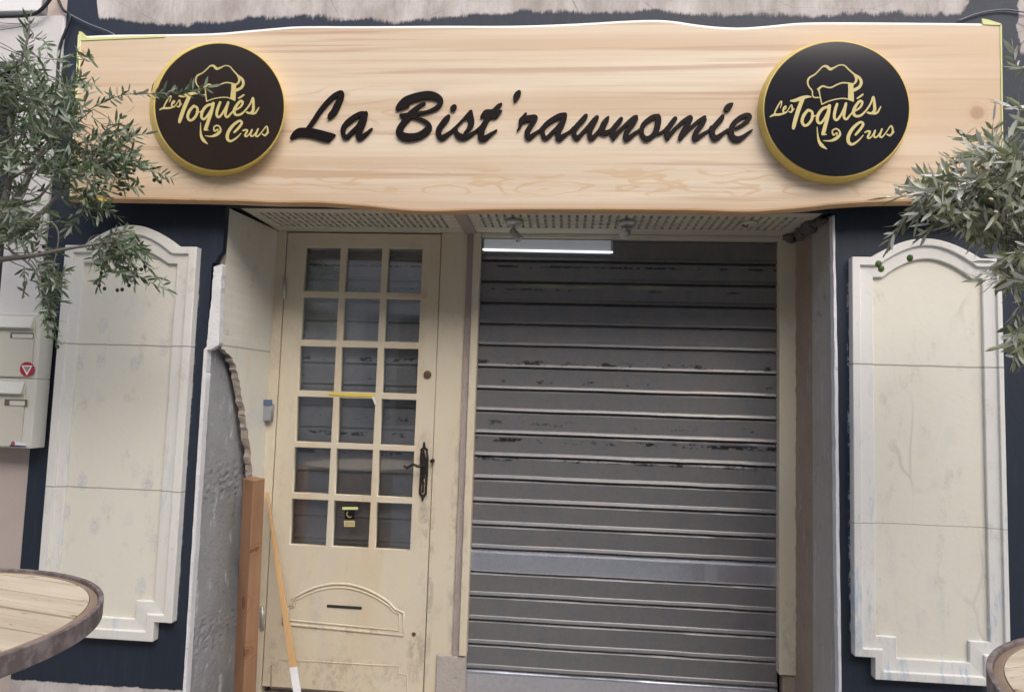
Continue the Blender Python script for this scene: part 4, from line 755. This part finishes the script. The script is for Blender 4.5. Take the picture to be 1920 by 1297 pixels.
# ================================================================== OLIVE TREES
def leafmat(name, topc, top2, und):
    t = NT(name, .42, spec=.5); at = t.n('ShaderNodeAttribute', attribute_name='tone'); g = t.n('ShaderNodeNewGeometry')
    c = t.mix(at.outputs['Fac'], topc, top2); c = t.mix(t.math('MULTIPLY', g.outputs['Backfacing'], .9), c, und); t.col(c)
    tl = t.n('ShaderNodeBsdfTranslucent'); t.put(tl.inputs[0], t.mix(.5, c, (.10, .16, .03))); mx = t.n('ShaderNodeMixShader'); mx.inputs[0].default_value = .28
    t.t.links.new(t.b.outputs[0], mx.inputs[1]); t.t.links.new(tl.outputs[0], mx.inputs[2]); t.t.links.new(mx.outputs[0], t.t.nodes['Material Output'].inputs[0]); return t.m
mt_bark = m_conc('olive_bark', (.13, .12, .10), (.26, .245, .215), .2)
class Olive:
    def __init__(s, seed, leaf, wleaf): s.r = random.Random(seed); s.bw = bmesh.new(); s.v = []; s.f = []; s.t = []; s.fruit = []; s.L = leaf; s.w = wleaf; s.tips = []; s.nodes = []
    def rv(s): return Vector((s.r.gauss(0, 1), s.r.gauss(0, 1), s.r.gauss(0, 1))).normalized()
    def leaf(s, p, d, tone=None):
        L = s.L * s.r.uniform(.65, 1.15); w = s.w * s.r.uniform(.8, 1.2); d = d.normalized(); n = s.rv(); side = d.cross(n)
        if side.length < .1: return
        side.normalize(); n = side.cross(d); cv = n * L * s.r.uniform(-.12, .14); k = len(s.v); t = s.r.random() if tone is None else tone
        q = [p, p + d * L * .3 + side * w * .42 + cv * .6, p + d * L * .3 - side * w * .42 + cv * .6, p + d * L * .3 + cv * .6 - n * w * .12, p + d * L * .68 + side * w * .38 + cv * .9, p + d * L * .68 - side * w * .38 + cv * .9, p + d * L * .68 + cv * .9 - n * w * .12, p + d * L + cv * .6]
        s.v += q; s.f += [(k, k + 3, k + 1), (k, k + 2, k + 3), (k + 3, k + 6, k + 4, k + 1), (k + 2, k + 5, k + 6, k + 3), (k + 6, k + 7, k + 4), (k + 5, k + 7, k + 6)]; s.t += [t] * 8
    def twig(s, pts, r=.0018, dens=1.0, bare=.0, fr=0):
        """pts: world points; leaves in opposite pairs along the twig"""
        pts = [Vector(q) for q in crom([tuple(p) for p in pts], 6)]
        bm_tube(s.bw, pts, [r * (1 - .6 * i / (len(pts) - 1)) for i in range(len(pts))], 5)
        acc = 0; step = s.L * .30 / dens; tot = sum((b - a).length for a, b in zip(pts[:-1], pts[1:])); run = 0; tb = s.r.uniform(.1, .6)
        for a, b in zip(pts[:-1], pts[1:]):
            l = (b - a).length; d = (b - a).normalized(); acc += l; run += l
            if acc >= step and run > tot * bare:
                acc = 0; ax = s.rv(); o = (ax - d * ax.dot(d)).normalized()
                for sg in (1, -1): s.leaf(a, d * s.r.uniform(.5, 1.1) + o * sg * s.r.uniform(.5, 1) + s.rv() * .25 + Vector((0, 0, .1)), min(max(tb + s.r.uniform(-.25, .4), 0), 1))
                if fr and s.r.random() < fr: s.fruit.append(a + s.rv() * .008 + Vector((0, 0, -.014)))
        d = (pts[-1] - pts[-2]).normalized(); s.leaf(pts[-1], d)
        s.tips.append(pts)
    def limb(s, px, rad, Y, leaf=False):
        n = len(px); ys = Y if isinstance(Y, (list, tuple)) else [Y] * n
        w = [P(x, y, q) for (x, y), q in zip(px, ys)]; pts = crom([tuple(p) for p in w], 5); m = len(pts)
        bm_tube(s.bw, pts, [rad[0] + (rad[1] - rad[0]) * i / (m - 1) for i in range(m)], 7); s.nodes += [Vector(q) for q in pts]; return w
    def hang(s, a):
        n = min(s.nodes, key=lambda q: (q - a).length); md = (n + a) / 2 + s.rv() * .12 * (a - n).length
        w = [Vector(q) for q in crom([tuple(n), tuple(md), tuple(a)], 4)]; bm_tube(s.bw, w, [.0019 - .0008 * i / (len(w) - 1) for i in range(len(w))], 5)
    def tw(s, px, Y, **k):
        n = len(px); w = [P(x, y, Y + s.r.uniform(-.03, .03) + .05 * math.sin(i * 1.3)) for i, (x, y) in enumerate(px)]; s.hang(w[0]); s.twig(w, **k)
    def cloud(s, cx, cy, rx, ry, n, Y, dy=.12, ln=.14, up=0.0, out=None, fr=.0, dens=1.0, sub=True):
        for _ in range(n):
            a = s.r.random() * 2 * math.pi; q = math.sqrt(s.r.random()); c = P(cx + rx * q * math.cos(a), cy + ry * q * math.sin(a), Y + s.r.uniform(-dy, dy))
            d = s.rv(); d.y *= .6; d.z += up
            if out: d += Vector((out[0], 0, out[1]))
            d.normalize(); l = ln * s.r.uniform(.5, 1.2); b = s.rv() * .2
            s.hang(c - d * l * .5)
            s.twig([c - d * l * .5, c + b * l * .4, c + d * l * .5], dens=dens, fr=fr)
    def build(s, lbl, base, mats, fpx=()):
        r = thing('olive_tree', lbl, 'tree', base, 'olive trees beside the entrance')
        obj('trunk', s.bw, mt_bark, r); me = bpy.data.meshes.new('foliage'); me.from_pydata([tuple(q) for q in s.v], [], s.f); at = me.attributes.new('tone', 'FLOAT', 'POINT'); at.data.foreach_set('value', s.t)
        for p in me.polygons: p.use_smooth = True
        obj('foliage', me, mats[0], r)
        bm = bmesh.new(); bmesh.ops.create_uvsphere(bm, u_segments=12, v_segments=8, radius=1, matrix=Matrix.Diagonal((.0058, .0058, .0072, 1)))
        fm = bpy.data.meshes.new('olive_fruit'); bm.to_mesh(fm); bm.free(); fm.materials.append(mats[1])
        for p in fm.polygons: p.use_smooth = True
        for q in (s.fruit + list(fpx))[:95]:
            o = bpy.data.objects.new('olive_fruit', fm); S.collection.objects.link(o); o.parent = r; o.location = Vector(q) - Vector(base)
            o.scale = (mats[2],) * 3
        return r
mtl = leafmat('olive_leaf_a', (.055, .10, .05), (.17, .24, .12), (.34, .40, .31))
mtr = leafmat('olive_leaf_b', (.17, .20, .09), (.46, .49, .32), (.80, .81, .74))
o = Olive(3, .047, .0105); Y1 = -.55
# trunk stands outside the frame, limbs reach in from the left
tb = P(-90, 700, Y1); base = (tb.x, Y1, 0)
pts = crom([(tb.x - .02, Y1, .0), (tb.x + .02, Y1 + .02, .6), (tb.x - .01, Y1, 1.2), (P(-55, 520, Y1).x, Y1, P(-55, 520, Y1).z)], 6); bm_tube(o.bw, pts, [.06 - .022 * i / (len(pts) - 1) for i in range(len(pts))], 12)
for px, rd in (([(-55, 520), (0, 452), (45, 428), (85, 392), (115, 358)], (.02, .004)), ([(-55, 520), (-10, 470), (12, 400), (40, 360), (62, 310), (90, 270), (128, 234)], (.022, .003)), ([(-40, 500), (0, 487), (60, 480), (118, 468), (172, 459), (215, 452)], (.012, .002)), ([(-30, 480), (8, 380), (20, 300), (22, 215), (30, 150), (50, 80), (56, 45)], (.014, .002)), ([(30, 380), (70, 372), (110, 330), (170, 312)], (.006, .002)), ([(20, 470), (60, 500), (80, 540), (98, 590)], (.005, .0015)), ([(45, 428), (90, 415), (110, 440), (100, 500)], (.005, .0015)), ([(62, 310), (30, 330), (0, 350)], (.006, .003)), ([(62, 310), (110, 260), (150, 225), (175, 205)], (.005, .0015))):
    o.limb(px, rd, Y1 + .0)
for px in ([(50, 150), (52, 110), (50, 70), (56, 34)], [(98, 112), (130, 108), (158, 106), (172, 112)], [(165, 207), (200, 189), (232, 178), (275, 176), (300, 175), (345, 172), (388, 164)],
           [(60, 335), (110, 290), (170, 262), (215, 250), (245, 238)], [(110, 322), (170, 300), (215, 298), (250, 286)], [(160, 315), (210, 312), (250, 312), (290, 322), (322, 334)], [(130, 332), (180, 340), (225, 350), (262, 350)], [(112, 372), (150, 384), (180, 388), (206, 394)], [(170, 330), (205, 322), (250, 306), (285, 312)],
           [(170, 460), (200, 446), (225, 436), (240, 430)], [(190, 456), (215, 486), (240, 520)], [(212, 452), (250, 470), (280, 505), (316, 545)], [(195, 480), (190, 510), (184, 536)], [(230, 466), (245, 500), (252, 535)], [(240, 450), (262, 462), (276, 480)], [(225, 500), (262, 518), (296, 536)], [(205, 455), (230, 462), (262, 466)],
           [(95, 560), (100, 600), (106, 640)], [(70, 470), (95, 500), (112, 540)], [(60, 490), (80, 520), (100, 545)], [(45, 500), (46, 530), (44, 552)], [(100, 420), (130, 412), (120, 440)], [(150, 215), (165, 170), (150, 150), (182, 162)], [(58, 72), (80, 74), (86, 92)], [(85, 130), (70, 105), (50, 100)], [(95, 200), (130, 170), (150, 128)],
           [(70, 250), (110, 215), (140, 200)], [(0, 290), (40, 260), (60, 220)], [(0, 190), (30, 160), (40, 130)]):
    o.tw(px, Y1 + .05, dens=1.15, bare=.05)
o.cloud(45, 215, 62, 105, 58, Y1 - .02, up=.3, ln=.16); o.cloud(110, 235, 34, 95, 26, Y1, up=.3, ln=.14); o.cloud(195, 280, 60, 50, 27, Y1 + .05, out=(.9, .1), dy=.08); o.cloud(125, 325, 60, 45, 15, Y1, out=(.5, -.2)); o.cloud(235, 312, 42, 26, 8, Y1 + .05, out=(1, -.1), dy=.06)
o.cloud(-90, 230, 85, 190, 70, Y1, dy=.25); o.cloud(45, 430, 55, 50, 20, Y1, out=(.3, -.3), dens=.8); o.cloud(228, 480, 46, 34, 26, Y1 + .03, out=(.5, -.7), dy=.06, ln=.10); o.cloud(95, 545, 20, 45, 13, Y1, out=(.5, -.8), dy=.05, ln=.12); o.cloud(15, 380, 30, 60, 14, Y1, up=.2); o.cloud(160, 375, 40, 18, 7, Y1 + .05, out=(.8, -.5), dy=.05)
fp = [(207, 322), (214, 321), (225, 328), (185, 346), (197, 351), (251, 320), (289, 338), (301, 341), (294, 334), (226, 364), (190, 512), (196, 541), (220, 544), (229, 543), (242, 535), (270, 475), (265, 505), (272, 500), (240, 506), (254, 505), (84, 604), (92, 599), (90, 631), (100, 620), (108, 650), (186, 535), (240, 355), (218, 302), (245, 254), (106, 566), (75, 474), (82, 463)]
o.build('grey-green olive tree hanging over the mailboxes and the left panel', base, (mtl, simple('dark_olive', (.022, .03, .016), .35), 1.0), [P(x, y, Y1 + .05) for x, y in fp])
o = Olive(11, .054, .0120); Y2 = -.85
tb = P(2060, 700, Y2); base = (tb.x, Y2, 0)
pts = crom([(tb.x + .02, Y2, .0), (tb.x - .02, Y2 + .02, .6), (tb.x + .02, Y2, 1.2), (P(2010, 470, Y2).x, Y2, P(2010, 470, Y2).z)], 6); bm_tube(o.bw, pts, [.055 - .022 * i / (len(pts) - 1) for i in range(len(pts))], 12)
for px, rd in (([(2010, 470), (1960, 420), (1890, 395), (1820, 375), (1750, 372), (1700, 360)], (.016, .002)), ([(1960, 420), (1900, 330), (1860, 290), (1835, 285)], (.010, .002)), ([(2010, 470), (1930, 440), (1880, 470), (1870, 500)], (.010, .002)), ([(1890, 395), (1800, 400), (1740, 435), (1712, 455)], (.007, .0015)), ([(1740, 372), (1708, 395), (1680, 440), (1656, 482)], (.005, .0018)), ([(1990, 440), (1940, 300), (1920, 230)], (.01, .003)), ([(2010, 480), (1950, 540), (1905, 590)], (.006, .002)), ([(1830, 378), (1790, 420), (1760, 440)], (.004, .0015)), ([(1900, 400), (1850, 350), (1790, 335)], (.005, .002))):
    o.limb(px, rd, Y2)
for px in ([(1870, 300), (1840, 290), (1822, 270), (1806, 250)], [(1850, 285), (1825, 295), (1800, 305), (1780, 295)], [(1870, 290), (1860, 260), (1862, 230)], [(1780, 372), (1755, 350), (1730, 330)], [(1740, 375), (1715, 360), (1690, 352)], [(1800, 340), (1770, 335), (1740, 345)], [(1880, 330), (1850, 325), (1815, 318), (1795, 325)], [(1740, 375), (1706, 398), (1690, 420)], [(1680, 430), (1668, 455)],
           [(1790, 425), (1755, 425), (1735, 440)], [(1830, 380), (1820, 420), (1830, 445)], [(1880, 400), (1860, 430), (1845, 455)], [(1910, 460), (1885, 490), (1872, 530)], [(1920, 560), (1905, 590), (1900, 620), (1910, 650)], [(1925, 640), (1908, 655), (1900, 680)], [(1920, 205), (1895, 200), (1880, 195)], [(1925, 130), (1905, 122), (1900, 100)], [(1915, 480), (1895, 520), (1885, 545)], [(1880, 330), (1895, 280), (1905, 240)], [(1900, 330), (1880, 290), (1890, 260)]):
    o.tw(px, Y2, dens=1.1, bare=.05)
o.cloud(1812, 362, 78, 38, 24, Y2, out=(-.7, .1), ln=.15, dy=.14); o.cloud(1888, 335, 42, 72, 25, Y2, out=(-.4, .3), ln=.16, dy=.14); o.cloud(1900, 415, 38, 48, 18, Y2, out=(-.3, -.2)); o.cloud(1755, 372, 38, 20, 9, Y2, out=(-1, .1), dy=.08); o.cloud(1905, 500, 22, 50, 14, Y2, out=(-.1, -.8), ln=.12); o.cloud(1917, 640, 14, 40, 5, Y2, out=(-.2, -.6), ln=.10); o.cloud(1825, 408, 60, 18, 9, Y2, out=(-.4, -.4), dy=.08); o.cloud(1990, 350, 60, 140, 40, Y2); o.cloud(2090, 330, 70, 170, 60, Y2, dy=.25)
fp = [(1647, 495), (1652, 504), (1706, 484), (1822, 448), (1772, 378), (1878, 336)]
o.build('silvery olive tree reaching over the right end of the sign', base, (mtr, simple('green_olive', (.10, .16, .03), .4), 1.35), [P(x, y, Y2) for x, y in fp])
